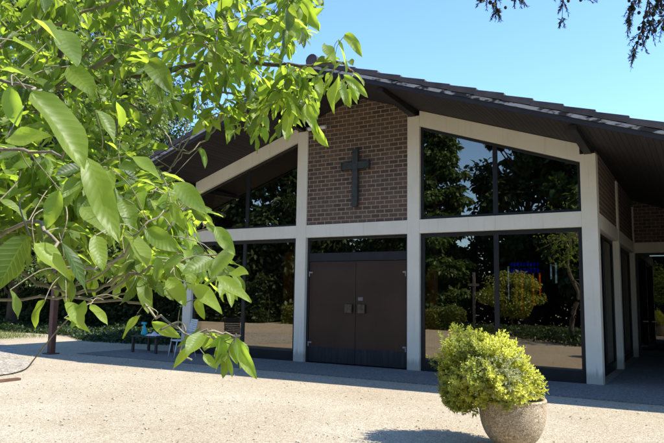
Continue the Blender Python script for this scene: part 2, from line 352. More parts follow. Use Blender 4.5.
def window(poly, y, parent, mull=None, inset=0.06, bottom=None, axis='X', th=0.07, mw=0.10, mat=None):
    """framed window; polygon in the facade plane, one pane per bay"""
    m = MB(); ip = m.ring(poly, inset, y, y+th, bottom)
    xs = sorted([q[0] for q in ip]); x0, x1 = xs[0], xs[-1]
    def zr(x, top=True):
        lo = min(q[1] for q in ip); t = [q for q in ip if q[1] > lo+0.3]; t.sort()
        return t[0][1] + (t[-1][1]-t[0][1])*(x-t[0][0])/(t[-1][0]-t[0][0]) if len(t) > 1 else t[0][1]
    lo = min(q[1] for q in ip); cuts = [x0]+([c for c in (mull or [])])+[x1]
    for c in (mull or []): m.prism([(c-mw/2, lo-.01), (c+mw/2, lo-.01), (c+mw/2, zr(c+mw/2)+.01), (c-mw/2, zr(c-mw/2)+.01)], y+0.006, y+th-.004)
    if axis == 'Y':
        X = C1; m.v = [(X-0.14-(b-y), a, c) for a, b, c in m.v]
    o = m.build('window', mat or FRAME, parent, bevel=0.004)
    for a, b in zip(cuts[:-1], cuts[1:]):
        a2 = a if a == x0 else a+mw/2; b2 = b if b == x1 else b-mw/2; q = MB()
        q.prism([(a2-.008, lo-.008), (b2+.008, lo-.008), (b2+.008, zr(b2)+.008), (a2-.008, zr(a2)+.008)], y+0.030, y+0.038)
        if axis == 'Y': q.v = [(C1-0.14-(bb-y), aa, c) for aa, bb, c in q.v]
        pn = q.build('pane', GLASS_SIDE if axis == 'Y' or y > 5 else GLASS, None); pn.parent = o; pn.matrix_parent_inverse = o.matrix_world.inverted() if False else Matrix.Identity(4)
        # o is itself parented with a translation inverse, so world == mesh coordinates for both
    return o
YW = 0.09
MU = [5.10]
window([(PR1+.004, -0.02), (C0-.004, -0.02), (C0-.004, ZB-.004), (PR1+.004, ZB-.004)], YW, ch, MU, 0.085, 0.27)
window([(PR1+.004, ZT+.004), (C0-.004, ZT+.004), (C0-.004, zs(C0)-0.379), (PR1+.004, zs(PR1)-0.379)], YW, ch, MU, 0.06)
window([(L1+.004, -0.02), (PL0-.004, -0.02), (PL0-.004, ZB-.004), (L1+.004, ZB-.004)], YW, ch, [-1.70], 0.085, 0.27)
window([(L1+.004, ZT+.004), (PL0-.004, ZT+.004), (PL0-.004, zs(PL0)-0.379), (L1+.004, zs(L1)-0.379)], YW, ch, [-1.66], 0.05)
window([(0.305, 0.02), (Y2-.005, 0.02), (Y2-.005, ZB-.004), (0.305, ZB-.004)], YW, ch, [1.95], 0.07, 0.18, axis='Y')
window([(Y2+.285, 0.02), (Y3-.155, 0.02), (Y3-.155, ZB-.004), (Y2+.285, ZB-.004)], YW, ch, [5.8], 0.07, 0.18, axis='Y')
window([(C1+.004, 0.02), (9.746, 0.02), (9.746, ZB-.004), (C1+.004, ZB-.004)], Y3-0.04, ch, [8.35], 0.07, 0.18)
window([(10.034, 0.02), (10.94, 0.02), (10.94, ZB-.004), (10.034, ZB-.004)], Y3-0.04, ch, [], 0.07, 0.18)
# door frame, transom, leaves
m = MB(); m.ring([(PL1+.004, 0.0), (PR0-.004, 0.0), (PR0-.004, ZB-.004), (PL1+.004, ZB-.004)], 0.06, 0.10, 0.20, 0.02)
m.box(PL1+.06, PR0-.06, 0.105, 0.195, 2.50, 2.70); fr = m.build('door_frame', FRAME, ch, bevel=0.004)
q = MB(); q.box(PL1+.055, PR0-.055, 0.14, 0.148, 2.695, 3.035); pn = q.build('pane', GLASS); pn.parent = fr
mid = (PL1+PR0)/2
for s, (a, b) in enumerate(((PL1+.066, mid-.006), (mid+.006, PR0-.066))):
    m = MB(); m.box(a, b, 0.12, 0.175, 0.03, 2.49); d = m.build('door', DOOR, ch, bevel=0.006)
    def sub(mb, name, mt, **k):
        o = mb.build(name, mt, **k); o.parent = d; return o
    m = MB(); m.box(a+.004, b-.004, 0.112, 0.1195, 0.04, 0.40); sub(m, 'kick_plate', KICK)
    hx = (mid-.27, mid-.08) if s == 0 else (mid+.08, mid+.27)
    m = MB(); m.box(hx[0], hx[1], 0.062, 0.082, 1.24, 1.45)
    m.box(hx[0]+.05, hx[1]-.05, 0.082, 0.119, 1.28, 1.33); m.box(hx[0]+.05, hx[1]-.05, 0.082, 0.119, 1.37, 1.41)
    sub(m, 'door_handle', basic('worn_bronze_handle', (0.07, 0.055, 0.04), (0.14, 0.11, 0.08), 0.5, 12, metal=0.6), bevel=0.006)
    if s == 1:
        m = MB(); m.box(mid+.07, mid+.20, 0.108, 0.1195, 1.54, 1.62); sub(m, 'lock_plate', METAL)
    ex = a if s == 0 else b
    for z in (0.40, 2.12):
        m = MB(); m.tube([(ex+(.01 if s == 0 else -.01), 0.10, z), (ex+(.01 if s == 0 else -.01), 0.10, z+.12)], 0.013)
        m.box(*(sorted((ex, ex+(.09 if s == 0 else -.09)))), 0.108, 0.1195, z+.08, z+.115)
        sub(m, 'hinge', basic('pale_hinge', (0.22, 0.22, 0.21), (0.40, 0.40, 0.38), 0.5, 10))

# rear wall with stained glass slits
yb = 13.9
slits = []
def wx(u): return onY(u, 290, yb)[0]
def wz(v): return onY(530, v, yb)[2]
SG = [(508, 266, 300, 'white'), (516, 268, 308, 'yellow'), (521.5, 271, 312, 'amber'), (533, 272, 306, 'amber'), (539.5, 270, 297, 'orange'), (551, 264, 279, 'white'), (556, 263, 283, 'white')]
cg = dict(white=colored_glass('clear_leaded_glass', (0.42, 0.48, 0.55)), yellow=colored_glass('yellow_glass', (0.45, 0.32, 0.02)), amber=colored_glass('amber_glass', (0.5, 0.24, 0.01)),
          orange=colored_glass('orange_glass', (0.75, 0.26, 0.01)), blue=colored_glass('blue_glass', (0.015, 0.02, 0.5)))
hw = 0.055
xsl = [wx(u) for u, *_ in SG]; zlo, zhi = wz(322), wz(262)
rw = MB(); rw.box(L1, wx(503), yb, yb+.2, -.05, zs(L1)); rw.box(wx(562), C1, yb, yb+.2, -.05, zs(C1)); rw.box(wx(503), wx(562), yb, yb+.2, -.05, zlo); rw.box(wx(503), wx(562), yb, yb+.2, zhi, zs(C1))
rw.prism([(L1, zs(L1)), (C1, zs(C1)), (C1, zs(C1)+.01), (RX, RZ), (L1, zs(L1)+.01)], yb, yb+.2)
prev = wx(503)
for i, (u, v0, v1, cn) in enumerate(SG):
    x = xsl[i]; rw.box(prev, x-hw, yb, yb+.2, zlo, min(zhi, wz(273)) if 0 < i < 5 else zhi)
    rw.box(x-hw, x+hw, yb+.001, yb+.2, zlo, wz(v1))
    if wz(v0) < zhi: rw.box(x-hw, x+hw, yb+.001, yb+.2, max(wz(v0), wz(273) if 0 < i < 5 else 0), zhi) if not 0 < i < 5 else None
    prev = x+hw
rw.box(prev, wx(562), yb, yb+.2, zlo, zhi)
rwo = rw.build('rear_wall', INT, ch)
for i, (u, v0, v1, cn) in enumerate(SG):
    q = MB(); q.box(xsl[i]-hw, xsl[i]+hw, yb+.05, yb+.06, wz(v1), wz(273) if 0 < i < 5 else wz(v0)); q.build('stained_glass_pane', cg[cn], ch)
q = MB(); q.box(xsl[0]+hw, xsl[5]-hw, yb+.05, yb+.06, wz(273), zhi); o = q.build('stained_glass_pane', cg['blue'], ch)
q = MB(); q.box(xsl[0]+hw, xsl[5]-hw, yb+.02, yb+.04, wz(268), wz(266)); 
for i in range(12): 
    xx = xsl[0]+hw+(xsl[5]-xsl[0]-2*hw)*i/12; q.box(xx, xx+.05, yb+.02, yb+.04, wz(273), zhi)
q.build('window_bars', FRAME, ch)

# roof
XL, XRt, YF, YBk = -6.35, 11.6, -2.0, 14.6
m = MB()
m.prism([(XL, zs(XL)), (RX, RZ), (XRt, zs(XRt)), (XRt, zs(XRt)+.14), (RX, RZ+.14), (XL, zs(XL)+.14)], YF+.03, YBk)
rf = m.build('roof', SOFFIT, ch)
def kid(mb, name, mt, par=rf, **k):
    o = mb.build(name, mt, **k); o.parent = par; return o
def slope_band(x0, x1, za, zb, y0, y1):
    m = MB()
    for a, b in ((x0, RX), (RX, x1)):
        m.prism([(a, zs(a)+za), (b, zs(b)+za), (b, zs(b)+zb), (a, zs(a)+zb)], y0, y1)
    return m
kid(slope_band(XL, XRt, -0.03, 0.062, YF-.005, YF+.028), 'bargeboard', WOOD)
kid(slope_band(XL, XRt, 0.064, 0.128, YF-.028, YF+.02), 'verge_strip', PEEL)
m = MB(); m.box(XL-.03, XL-.002, YF, YBk, zs(XL)-.05, zs(XL)+.13); kid(m, 'fascia', WOOD)
m = MB(); m.box(XRt+.002, XRt+.03, YF, YBk, zs(XRt)-.05, zs(XRt)+.13); kid(m, 'fascia', WOOD)
# tiles: stepped courses
m = MB(); r1 = random.Random(3)
course = 0.52
for side in (-1, 1):
    end = XL if side < 0 else XRt; n = int(abs(end-RX)/course)+1
    for i in range(n):
        a = RX + side*i*course; b = RX + side*min((i+1)*course+.05, abs(end-RX)+.04)
        ny = 50; wy = (YBk-YF+.05)/ny
        for j in range(ny):
            y0 = YF-.05+j*wy-.005*(i % 2); y1 = y0+wy-.012; e = r1.uniform(-.010, .010)
            lo_t = 0.275+e; hi_t = 0.235+e; th = 0.030
            dz0, dz1 = zs(a), zs(b) 
            tb = 0.19 if j == 0 else lo_t-.035     # verge tiles turn down over the strip
            m.hexa([(a,y0,dz0+(hi_t-.03 if j else .132)),(b,y0,dz1+(lo_t-.035 if j else .150)),(b,y1,dz1+lo_t-.035 if j else dz1+.150),(a,y1,dz0+hi_t-.03),
                    (a,y0,dz0+hi_t),(b,y0,dz1+lo_t),(b,y1,dz1+lo_t),(a,y1,dz0+hi_t)] if side > 0 else
                   [(b,y0,dz1+(lo_t-.035 if j else .150)),(a,y0,dz0+(hi_t-.03 if j else .132)),(a,y1,dz0+hi_t-.03),(b,y1,dz1+lo_t-.035 if j else dz1+.150),
                    (b,y0,dz1+lo_t),(a,y0,dz0+hi_t),(a,y1,dz0+hi_t),(b,y1,dz1+lo_t)])
kid(m, 'roof_tiles', TILE, bevel=0.006)
m = MB()
for j in range(36):
    y0 = YF-.08+j*.46
    m.tube([(RX, y0, RZ+.235), (RX, y0+.49, RZ+.22)], [0.145, 0.13], 14)
kid(m, 'ridge_tiles', TILE, smooth=False)
# purlins carrying the overhang, wall lamp
for x in (3.222, 7.02, 0.15, -3.62, RX, -6.1):
    m = MB(); zz = zs(x)-.012; zz = min(zs(x-.07), zs(x+.07))-.004
    m.hexa([(x-.075,-1.80,zz-.10),(x+.075,-1.80,zz-.10),(x+.075,0.30,zz-.17),(x-.075,0.30,zz-.17),(x-.075,-1.80,zz),(x+.075,-1.80,zz),(x+.075,0.30,zz),(x-.075,0.30,zz)])
    m.build('purlin', WOOD, ch, bevel=0.006)
# interior: curtains
CURT = basic('ochre_curtain', (0.74, 0.38, 0.06), (0.80, 0.46, 0.10), 0.9, 4)
for (x0, x1, z0, z1) in ((-0.50, -0.20, 0.5, 2.75), (PR1+.06, PR1+.36, 0.5, 2.3)):
    m = MB(); nn = 24
    for i in range(nn+1):
        x = x0+(x1-x0)*i/nn; y = 0.22+.03*math.sin(i*1.3)
        m.v += [(x, y, z0), (x, y, z1), (x, y+.006, z0), (x, y+.006, z1)]
    for i in range(nn):
        a = i*4; m.f += [(a, a+4, a+5, a+1), (a+2, a+3, a+7, a+6)]
    c = m.build('curtain', CURT, smooth=True)
    tag(c, 'narrow ochre curtain at the ' + ('right edge of the left window' if x0 < 0 else 'left edge of the large right window'), 'curtain', 'curtains behind the glass')

# cross on the gable
t = empty('wall_cross', (1.73, 0.0, 3.8), 'dark green grey metal cross mounted on the brick gable', 'cross')
CRM = basic('verdigris_metal', (0.028, 0.033, 0.028), (0.070, 0.076, 0.064), 0.6, 9, metal=0.3, bump=0.2, bscale=50)
m = MB(); m.box(1.655, 1.805, -0.10, 0.0, 3.79, 5.21); m.build('upright', CRM, t, bevel=0.008)
for xs_ in ((1.37, 1.654, 1.345, 1.371), (1.806, 2.09, 2.089, 2.115)):
    m = MB(); m.box(xs_[0], xs_[1], -0.095, -0.01, 4.715, 4.885); m.box(xs_[2], xs_[3], -0.11, 0.0, 4.69, 4.91); m.build('cross_arm', CRM, t, bevel=0.006)
for z in (3.95, 5.05): m = MB(); m.tube([(1.73, 0.0, z), (1.73, 0.055, z)], 0.02); m.build('fixing', METAL, t)
# white tube lamp on the brick near the left post
lp = onY(327, 127, -0.1)
t = empty('wall_lamp', (0.30, 0.0, lp[2]), 'short white tube lamp sticking out beside the left edge of the brick gable', 'lamp')
m = MB(); m.tube([(0.40, -0.14, lp[2]), (0.92, -0.14, lp[2])], 0.05, 12); m.build('lamp_tube', basic('white_plastic', (0.7, 0.7, 0.68), (0.8, 0.8, 0.78), 0.4, 5), t, smooth=False)
m = MB(); m.box(0.36, 0.40, -0.19, 0.05, lp[2]-.05, lp[2]+.05); m.build('bracket', METAL, t, bevel=0.004)

# brown corner post of the roof on the left
b = ground(51, 354); m = MB(); bx = onY(51, 354, -2.0)[0]
bxs = -6.35+.12
POSTM = basic('rust_brown_steel', (0.085, 0.036, 0.024), (0.14, 0.062, 0.042), 0.6, 7, bump=0.2)
t = empty('roof_post', (b[0], b[1], 0), 'rust brown steel post standing alone under the left corner of the roof', 'post')
m = MB(); m.box(b[0]-.075, b[0]+.075, b[1]-.075, b[1]+.075, 0.03, 3.78); m.build('shaft', POSTM, t, bevel=0.01)
m = MB(); m.box(b[0]-.15, b[0]+.15, b[1]-.15, b[1]+.15, 0.0, 0.03); m.build('base_plate', POSTM, t, bevel=0.005)
m = MB(); m.box(b[0]-.10, b[0]+.10, b[1]-.12, b[1]+1.3, 3.78, 3.86); m.build('head_beam', WOOD, t, bevel=0.005)

# ------------------------------------------------------------------ foliage tools
def leaf_cloud(name, base, axis, nrm, L, W, mat, rnd, parent=None, ns=2, nt=2, fold=0.25, curl=0.25, uv=False, prof='oval'):
    """one mesh of many leaves. base/axis/nrm (n,3); L,W,rnd (n,)"""
    n = len(base); axis = axis/np.linalg.norm(axis, axis=1, keepdims=True)
    side = np.cross(axis, nrm); side /= np.linalg.norm(side, axis=1, keepdims=True)+1e-9; nr = np.cross(side, axis)
    S = np.linspace(0, 1, ns+1); T = np.linspace(-1, 1, nt+1)
    if prof == 'oval': wp = (S**0.62)*((1-S)**0.85)*2.05; wp[-1] = 0.02; wp[0] = 0.03
    else: wp = np.sin(np.pi*np.clip(S, 0.06, 0.95))
    V = np.zeros((n, ns+1, nt+1, 3))
    c = curl if hasattr(curl, '__len__') else np.full(n, curl); fo = fold if hasattr(fold, '__len__') else np.full(n, fold)
    for i, s in enumerate(S):
        for j, t in enumerate(T):
            hw = W*0.5*wp[i]
            V[:, i, j] = base + axis*(L*(s-0.12*c*s*s))[:, None] - nr*(L*c*s*s)[:, None] + side*(hw*t)[:, None] + nr*(hw*abs(t)*fo)[:, None]
    if ns > 4:
        ph = np.random.default_rng(3).uniform(0, 6.28, n); ts = np.random.default_rng(4).normal(0, .35, n)
        for i, s in enumerate(S):
            for j, t in enumerate(T):
                V[:, i, j] += nr*(L*0.035*abs(t)*np.sin(s*9+ph+t*1.3))[:, None] + nr*(W*.5*wp[i]*t*ts*.6*s)[:, None] + side*(L*0.03*np.sin(s*2.6+ph))[:, None]
    V = V.reshape(-1, 3); per = (ns+1)*(nt+1); fs = []
    idx = np.arange(n)*per; quads = []
    for i in range(ns):
        for j in range(nt):
            a = i*(nt+1)+j; quads.append((a, a+1, a+nt+2, a+nt+1))
    Fq = (idx[:, None, None] + np.array(quads)[None]).reshape(-1, 4)
    me = bpy.data.meshes.new(name); me.vertices.add(len(V)); me.vertices.foreach_set('co', V.ravel())
    me.loops.add(Fq.size); me.loops.foreach_set('vertex_index', Fq.ravel().astype(np.int32))
    me.polygons.add(len(Fq)); me.polygons.foreach_set('loop_start', np.arange(0, Fq.size, 4, dtype=np.int32)); me.polygons.foreach_set('loop_total', np.full(len(Fq), 4, dtype=np.int32))
    me.update(calc_edges=True)
    at_ = me.attributes.new('rnd', 'FLOAT', 'POINT'); at_.data.foreach_set('value', np.repeat(rnd, per).astype(np.float32))
    if uv:
        u = me.uv_layers.new(name='uv'); vv = np.array([(t, s) for s in S for t in T]); vidx = Fq.ravel() % per
        u.data.foreach_set('uv', vv[vidx].astype(np.float32).ravel())
    if ns > 2: me.polygons.foreach_set('use_smooth', [True]*len(me.polygons))
    me.materials.append(mat); o = bpy.data.objects.new(name, me); COL.objects.link(o)
    if parent: o.parent = parent; o.matrix_parent_inverse = Matrix.Translation(-parent.location)
    return o
def unit(v): return v/(np.linalg.norm(v, axis=-1, keepdims=True)+1e-9)

BARK = basic('grey_bark', (0.07, 0.055, 0.04), (0.16, 0.13, 0.10), 0.9, 9, bump=0.8, bscale=30, stretch=(1, 1, 0.3))
PALEBARK = basic('pale_twig_bark', (0.14, 0.12, 0.08), (0.30, 0.27, 0.18), 0.8, 12, bump=0.5, bscale=60)
LF_DARK = leaf_mat('dark_tree_leaf', (0.018, 0.035, 0.010), (0.05, 0.09, 0.02), (0.10, 0.18, 0.03), gloss=0.5, tfac=0.3)
LF_MID = leaf_mat('mid_tree_leaf', (0.035, 0.07, 0.015), (0.085, 0.14, 0.03), (0.18, 0.30, 0.05), gloss=0.45, tfac=0.35)
LF_YEL = leaf_mat('yellow_green_leaf', (0.09, 0.13, 0.02), (0.16, 0.20, 0.035), (0.3, 0.38, 0.05), gloss=0.5, tfac=0.35)

def make_tree(loc, h, rad, leafmat, label, n=9000, lsz=0.22, kind='round', trunk_h=0.25, group=None, name='broadleaf_tree', seed=0, clumps=70, cat='tree'):
    r = np.random.default_rng(seed); t = empty(name, loc, label, cat, group)
    L = np.array(loc, float); m = MB(); bend = r.normal(0, 0.03*h, 2)
    tp = [L+np.array([bend[0]*s*s, bend[1]*s*s, h*0.88*s-(0.1 if s == 0 else 0)]) for s in np.linspace(0, 1, 8)]
    m.tube(tp, [max(.02, 0.022*h*(1-s*.93)) for s in np.linspace(0, 1, 8)], 9)
    cs = []
    for i in range(clumps):
        f = r.uniform(trunk_h, 1.0)
        if kind == 'cone': rr = rad*(1-(f-trunk_h)/(1-trunk_h))**0.8+0.15
        else: rr = rad*math.sqrt(max(0.03, 1-((f-(trunk_h+1)/2)/((1-trunk_h)/2))**2))
        th = r.uniform(0, 2*math.pi); q = r.uniform(0.45, 1.0)*rr
        c = L+np.array([math.cos(th)*q+bend[0]*f*f, math.sin(th)*q+bend[1]*f*f, h*f*0.97]); cs.append(c)
        st = L+np.array([bend[0]*f*f, bend[1]*f*f, h*max(trunk_h*.6, f-(0.12 if kind != 'cone' else -.02))*0.88])
        if i % 2 == 0: mid_ = (st+c)/2+np.array([0, 0, -0.06*h*.3]); m.tube([st, mid_, c], [0.006*h, 0.004*h, 0.001*h], 5, cap=False)
    m.build('trunk', BARK, t, smooth=True)
    cs = np.array(cs); k = r.integers(0, clumps, n); csz = rad*r.uniform(0.13, 0.30, clumps)
    d = r.normal(0, 1, (n, 3)); d = unit(d)*r.uniform(0.35, 1, (n, 1))**0.5; d[:, 2] *= 0.65
    if kind == 'cone': d[:, 2] *= 0.6
    P = cs[k]+d*csz[k][:, None]*1.25; ax = unit(d+r.normal(0, .5, (n, 3))+np.array([0, 0, -.4])); nr = unit(r.normal(0, .6, (n, 3))+np.array([0, 0, 1.0])+0.5*d)
    rn = np.clip(r.uniform(0, 1, clumps)[k]*.6+r.uniform(0, .4, n), 0, 1)
    leaf_cloud('crown', P, ax, nr, lsz*r.uniform(.7, 1.3, n), lsz*.62*r.uniform(.8, 1.2, n), leafmat, rn, t, 2, 2, 0.3, 0.2, prof='flat')
    return t

LF_BG = leaf_mat('light_tree_leaf', (0.05, 0.09, 0.02), (0.19, 0.25, 0.06), (0.36, 0.48, 0.08), gloss=0.4, tfac=0.4)
# trees left of and behind the building
bgT = [((-14.0, 7.0, 0), 12.5, 3.9, LF_BG, 'tall bushy tree behind the left end of the roof', 'cone', 5),
       ((-19.0, 5.0, 0), 18.5, 6.0, LF_BG, 'large light green tree at the far left edge behind the foreground branches', 'round', 6),
       ((-9.5, 11.5, 0), 8.5, 2.8, LF_DARK, 'dark tree directly behind the left side wall of the church', 'round', 8),
       ((-17.0, 12.0, 0), 13.5, 4.5, LF_DARK, 'dark round tree farthest back on the left', 'round', 9),
       ((-25.5, 2.0, 0), 19.0, 6.0, LF_BG, 'dark tree at the left frame edge beyond the pebble path', 'round', 10)]
for loc, h, rd, mt, lb, kd, sd in bgT:
    make_tree(loc, h, rd, mt, lb, n=52000, lsz=0.15 if h < 15 else 0.2, kind=kd, trunk_h=0.14, group='trees behind the church', seed=sd, clumps=110)
# hedge behind the patio
def make_hedge(p0, p1, wd, h, mt, label, n, lsz, seed, group=None, name='hedge'):
    r = np.random.default_rng(seed); p0 = np.array(p0, float); p1 = np.array(p1, float); t = empty(name, tuple((p0+p1)/2), label, 'hedge', group)
    Ln = np.linalg.norm(p1-p0); dx = (p1-p0)/Ln; nx = np.array([-dx[1], dx[0], 0]); m = MB()
    for i in range(int(Ln/0.5)):
        q = p0+dx*(i+.5)*.5+nx*r.uniform(-.1, .1); m.tube([q+np.array([0, 0, -.05]), q+np.array([r.normal(0, .1), r.normal(0, .1), h*.5]), q+np.array([r.normal(0, .15), r.normal(0, .15), h*.85])], [.035, .02, .006], 5)
    m.build('stems', BARK, t)
    s = r.uniform(0, Ln, n); a = r.uniform(-1, 1, n); b = r.uniform(0, 1, n); sel = r.uniform(0, 1, n) < .55
    a = np.where(sel & (r.uniform(0, 1, n) < .6), np.sign(a)*r.uniform(.85, 1.05, n), a); b = np.where(sel & (abs(a) < .85), r.uniform(.9, 1.03, n), b)
    bump = 1+.10*np.sin(s*2.3+seed)+.06*np.sin(s*5.1+b*6)
    P = p0+dx*s[:, None]+nx*(a*wd/2*bump)[:, None]+np.array([0, 0, 1.])*(b*h*bump)[:, None]
    ax = unit(r.normal(0, 1, (n, 3))+nx*a[:, None]+np.array([0, 0, .2])); nr = unit(r.normal(0, .7, (n, 3))+np.array([0, 0, .8])+nx*a[:, None])
    leaf_cloud('foliage', P, ax, nr, lsz*r.uniform(.7, 1.3, n), lsz*.6*r.uniform(.8, 1.2, n), mt, r.uniform(0, 1, n), t, 2, 2, .3, .2, prof='flat'); return t
make_hedge((-26, 4.5, 0), (-7.6, 8.8, 0), 2.4, 3.4, LF_DARK, 'high dark hedge closing the shaded patio left of the church', 60000, .20, 21)

# trees that stand behind the viewer and show in the windows
mir = [((-8.4, -23.5, 0), 18, 3.6, LF_DARK, 'tall dark tree mirrored in the left part of the large right window', 'cone', 31),
       ((-4.7, -21.5, 0), 14.5, 2.5, LF_MID, 'slim tall tree mirrored left of the blue sky gap in the upper right window', 'cone', 32),
       ((-0.1, -25.0, 0), 15.5, 2.9, LF_DARK, 'broad dark tree mirrored right of the blue sky gap in the upper right window', 'round', 33),
       ((4.6, -23.5, 0), 15, 3.6, LF_MID, 'large green tree mirrored at the right end of the large right window', 'round', 34),
       ((12.5, -24, 0), 15, 4.6, LF_MID, 'dense tree mirrored in the porch side windows', 'round', 35),
       ((-14.5, -21.0, 0), 11.5, 3.6, LF_DARK, 'tree mirrored faintly at the right side of the upper left window', 'round', 36),
       ((-20.5, -20.5, 0), 11.5, 3.8, LF_DARK, 'tree mirrored faintly at the left side of the upper left window', 'round', 37),
       ((-28, -21, 0), 12, 4.5, LF_DARK, 'outermost tree of the row mirrored in the left window', 'round', 38)]
for loc, h, rd, mt, lb, kd, sd in mir:
    make_tree(loc, h, rd, mt, lb, n=16000, lsz=0.40 if kd == 'round' else 0.30, kind=kd, trunk_h=0.08, group='trees mirrored in the windows', seed=sd, clumps=130)
def copy_tree(o, loc, rz, sc_, label):
    c = o.copy(); COL.objects.link(c); c.location = loc; c.rotation_euler = (0, 0, rz); c.scale = (sc_,)*3; c['label'] = label
    for k_ in o.children: d_ = k_.copy(); COL.objects.link(d_); d_.parent = c
    return c
src_t = make_tree((-33, -30, 0), 14, 5.5, LF_DARK, 'far tree of the second row mirrored beyond the left window', n=16000, lsz=.5, trunk_h=.05, group='second row of trees mirrored in the windows', seed=61, clumps=140)
for i, (x, y, sc_, lb) in enumerate([(-26.5, -31, 1.05, 'far tree mirrored low behind the row at the left window edge'), (-20.5, -32, 1.0, 'far tree mirrored low between the two trees in the left window'), (-15, -33, 1.1, 'far tree mirrored in the glass above the doors'),
                               (-10.3, -34, 1.1, 'far tree mirrored at the left frame of the large right window'), (-5.6, -34, .62, 'low far tree mirrored beneath the blue sky gap'), (-1.6, -33, 1.05, 'tall far tree mirrored above the round shrub'), (3.8, -33, 1.1, 'far tree mirrored at the right frame of the large right window'), (10, -32, 1.1, 'far tree mirrored in the glass at the back of the porch')]):
    copy_tree(src_t, (x, y, 0), i*1.3+.4, sc_, lb)
make_hedge((-13, -18.6, 0), (-2.2, -19.2, 0), 1.4, 1.05, LF_YEL, 'low clipped hedge mirrored at the bottom left of the large right window', 22000, .13, 41, 'hedges along the gravel yard')
make_hedge((-32, -17.0, 0), (-14, -18.4, 0), 1.8, 2.6, LF_DARK, 'dark hedge mirrored low in the left window', 26000, .24, 42, 'hedges along the gravel yard')
make_hedge((4.2, -18.9, 0), (16, -20.5, 0), 1.8, 2.9, LF_DARK, 'tall dark hedge mirrored at the right of the large window', 26000, .24, 43, 'hedges along the gravel yard')
LF_SHR = leaf_mat('sunny_shrub_leaf', (0.16, 0.20, 0.03), (0.34, 0.36, 0.05), (0.5, 0.55, 0.06), gloss=0.5, tfac=.35)
make_tree((0.45, -19.0, 0), 3.0, 1.6, LF_SHR, 'rounded yellow green shrub mirrored in the large right window', n=9000, lsz=.11, trunk_h=.34, name='round_shrub', seed=51, clumps=60, cat='shrub')
make_hedge((-40, -27.5, 0), (20, -28.5, 0), 2.2, 5.2, LF_DARK, 'very tall dark hedge behind the mirrored row of trees', 60000, .36, 44, 'hedges along the gravel yard')
r = np.random.default_rng(27); n = 24000; gp = np.stack([r.uniform(-2.5, 14, n), r.uniform(-18.4, -10.6, n), r.uniform(.02, .42, n)], 1)
gk = (gp[:, 1] < -11.2-(4-gp[:, 0])*1.12+.25*np.sin(gp[:, 0]*3)) & ((gp[:, 0] < 5.6) | (gp[:, 1] < -16.6)); gp = gp[gk]; n = len(gp)
o = leaf_cloud('planting_bed', gp, unit(r.normal(0, 1, (n, 3))+np.array([0, 0, .3])), unit(r.normal(0, .6, (n, 3))+np.array([0, 0, 1.])), r.uniform(.08, .17, n), r.uniform(.05, .11, n), LF_DARK, r.uniform(0, 1, n), None, 2, 2, .3, .3, prof='flat'); tag(o, kind='stuff')
# wooden cross shaped pole seen mirrored beside the shrub
pc = onY(473, 325, 18.0); t = empty('wooden_pole', (pc[0], -18.0, 0), 'slim wooden pole with crossarm mirrored left of the round shrub', 'pole')
WP = basic('grey_weathered_wood', (0.09, 0.08, 0.065), (0.15, 0.13, 0.11), 0.8, 5)
m = MB(); m.box(pc[0]-.06, pc[0]+.06, -18.06, -17.94, -.05, 3.0); m.build('shaft', WP, t, bevel=.008)
m = MB(); m.box(pc[0]-.28, pc[0]+.28, -17.93, -17.86, 2.3, 2.42); m.build('crossarm', WP, t, bevel=.008)

# ------------------------------------------------------------------ pot with bush
pb = ground(513, 447); POT = gravel_mat('exposed_aggregate', [(0.0, (0.22, 0.165, 0.10)), (0.35, (0.36, 0.29, 0.195)), (0.7, (0.45, 0.38, 0.28)), (1.0, (0.62, 0.56, 0.45))], 120, 0.003, patch=(0.9, 0.8, 0.64))
t = empty('planter_bowl', tuple(pb), 'round exposed aggregate concrete bowl on the gravel holding the yellow green bush', 'planter')
RR, PH = 0.365, 0.53; prof = [(0.09, 0.0)]
for i in range(1, 17):
    z_ = i/16; prof.append((0.09+(RR-0.09)*math.sqrt(max(0, 1-(1-z_)**2.5)), 0.005+(PH-.03)*z_))
prof += [(RR+.004, PH-.02), (RR, PH-.004), (RR-.012, PH), (RR-.035, PH-.003), (RR-.045, PH-.02), (RR-.05, PH-.07)]
m = MB(); m.lathe(prof, pb, 72); m.build('bowl', POT, t, smooth=True)
m = MB(); m.lathe([(0.01, PH-.065), (RR-.051, PH-.066)], pb, 36); m.build('soil', basic('soil', (0.03, 0.022, 0.015), (0.06, 0.045, 0.03), 0.95, 20, bump=.8), t)
bt = empty('bush', (pb[0], pb[1], PH-.07), 'yellow green leafy bush spilling over the left rim of the concrete bowl', 'bush')
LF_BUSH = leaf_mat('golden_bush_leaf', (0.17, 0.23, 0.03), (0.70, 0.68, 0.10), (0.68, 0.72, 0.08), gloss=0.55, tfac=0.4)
r = np.random.default_rng(77)
right = _R0; back = np.array([-math.sin(YAW), math.cos(YAW), 0])
bc = np.array([pb[0], pb[1], 0]) + right*(-0.235)+back*(0.06)+np.array([0, 0, 0.78])
def bush_surf(d):
    rr = np.ones(len(d)); rr *= 1+.13*np.sin(d[:, 0]*5+1)*np.sin(d[:, 2]*4+.5)+.10*np.sin(d[:, 1]*7+d[:, 2]*5+2)+.06*np.sin(d[:, 0]*13+d[:, 1]*11)
    return rr
nt_ = 2300; d = unit(r.normal(0, 1, (nt_, 3))); d = d[(d[:, 2] > -0.75)]
lat = d@right
scl = np.stack([np.full(len(d), .56), np.full(len(d), .52), np.full(len(d), .47)], 1)
base_pt = np.array([pb[0], pb[1], PH-.08]); rad_ = bush_surf(d)*r.uniform(.80, 1.06, len(d))
sp_r = r.uniform(0, 1, len(d)) < .08; rad_ = np.where(sp_r, rad_*r.uniform(1.02, 1.13, len(d)), rad_)
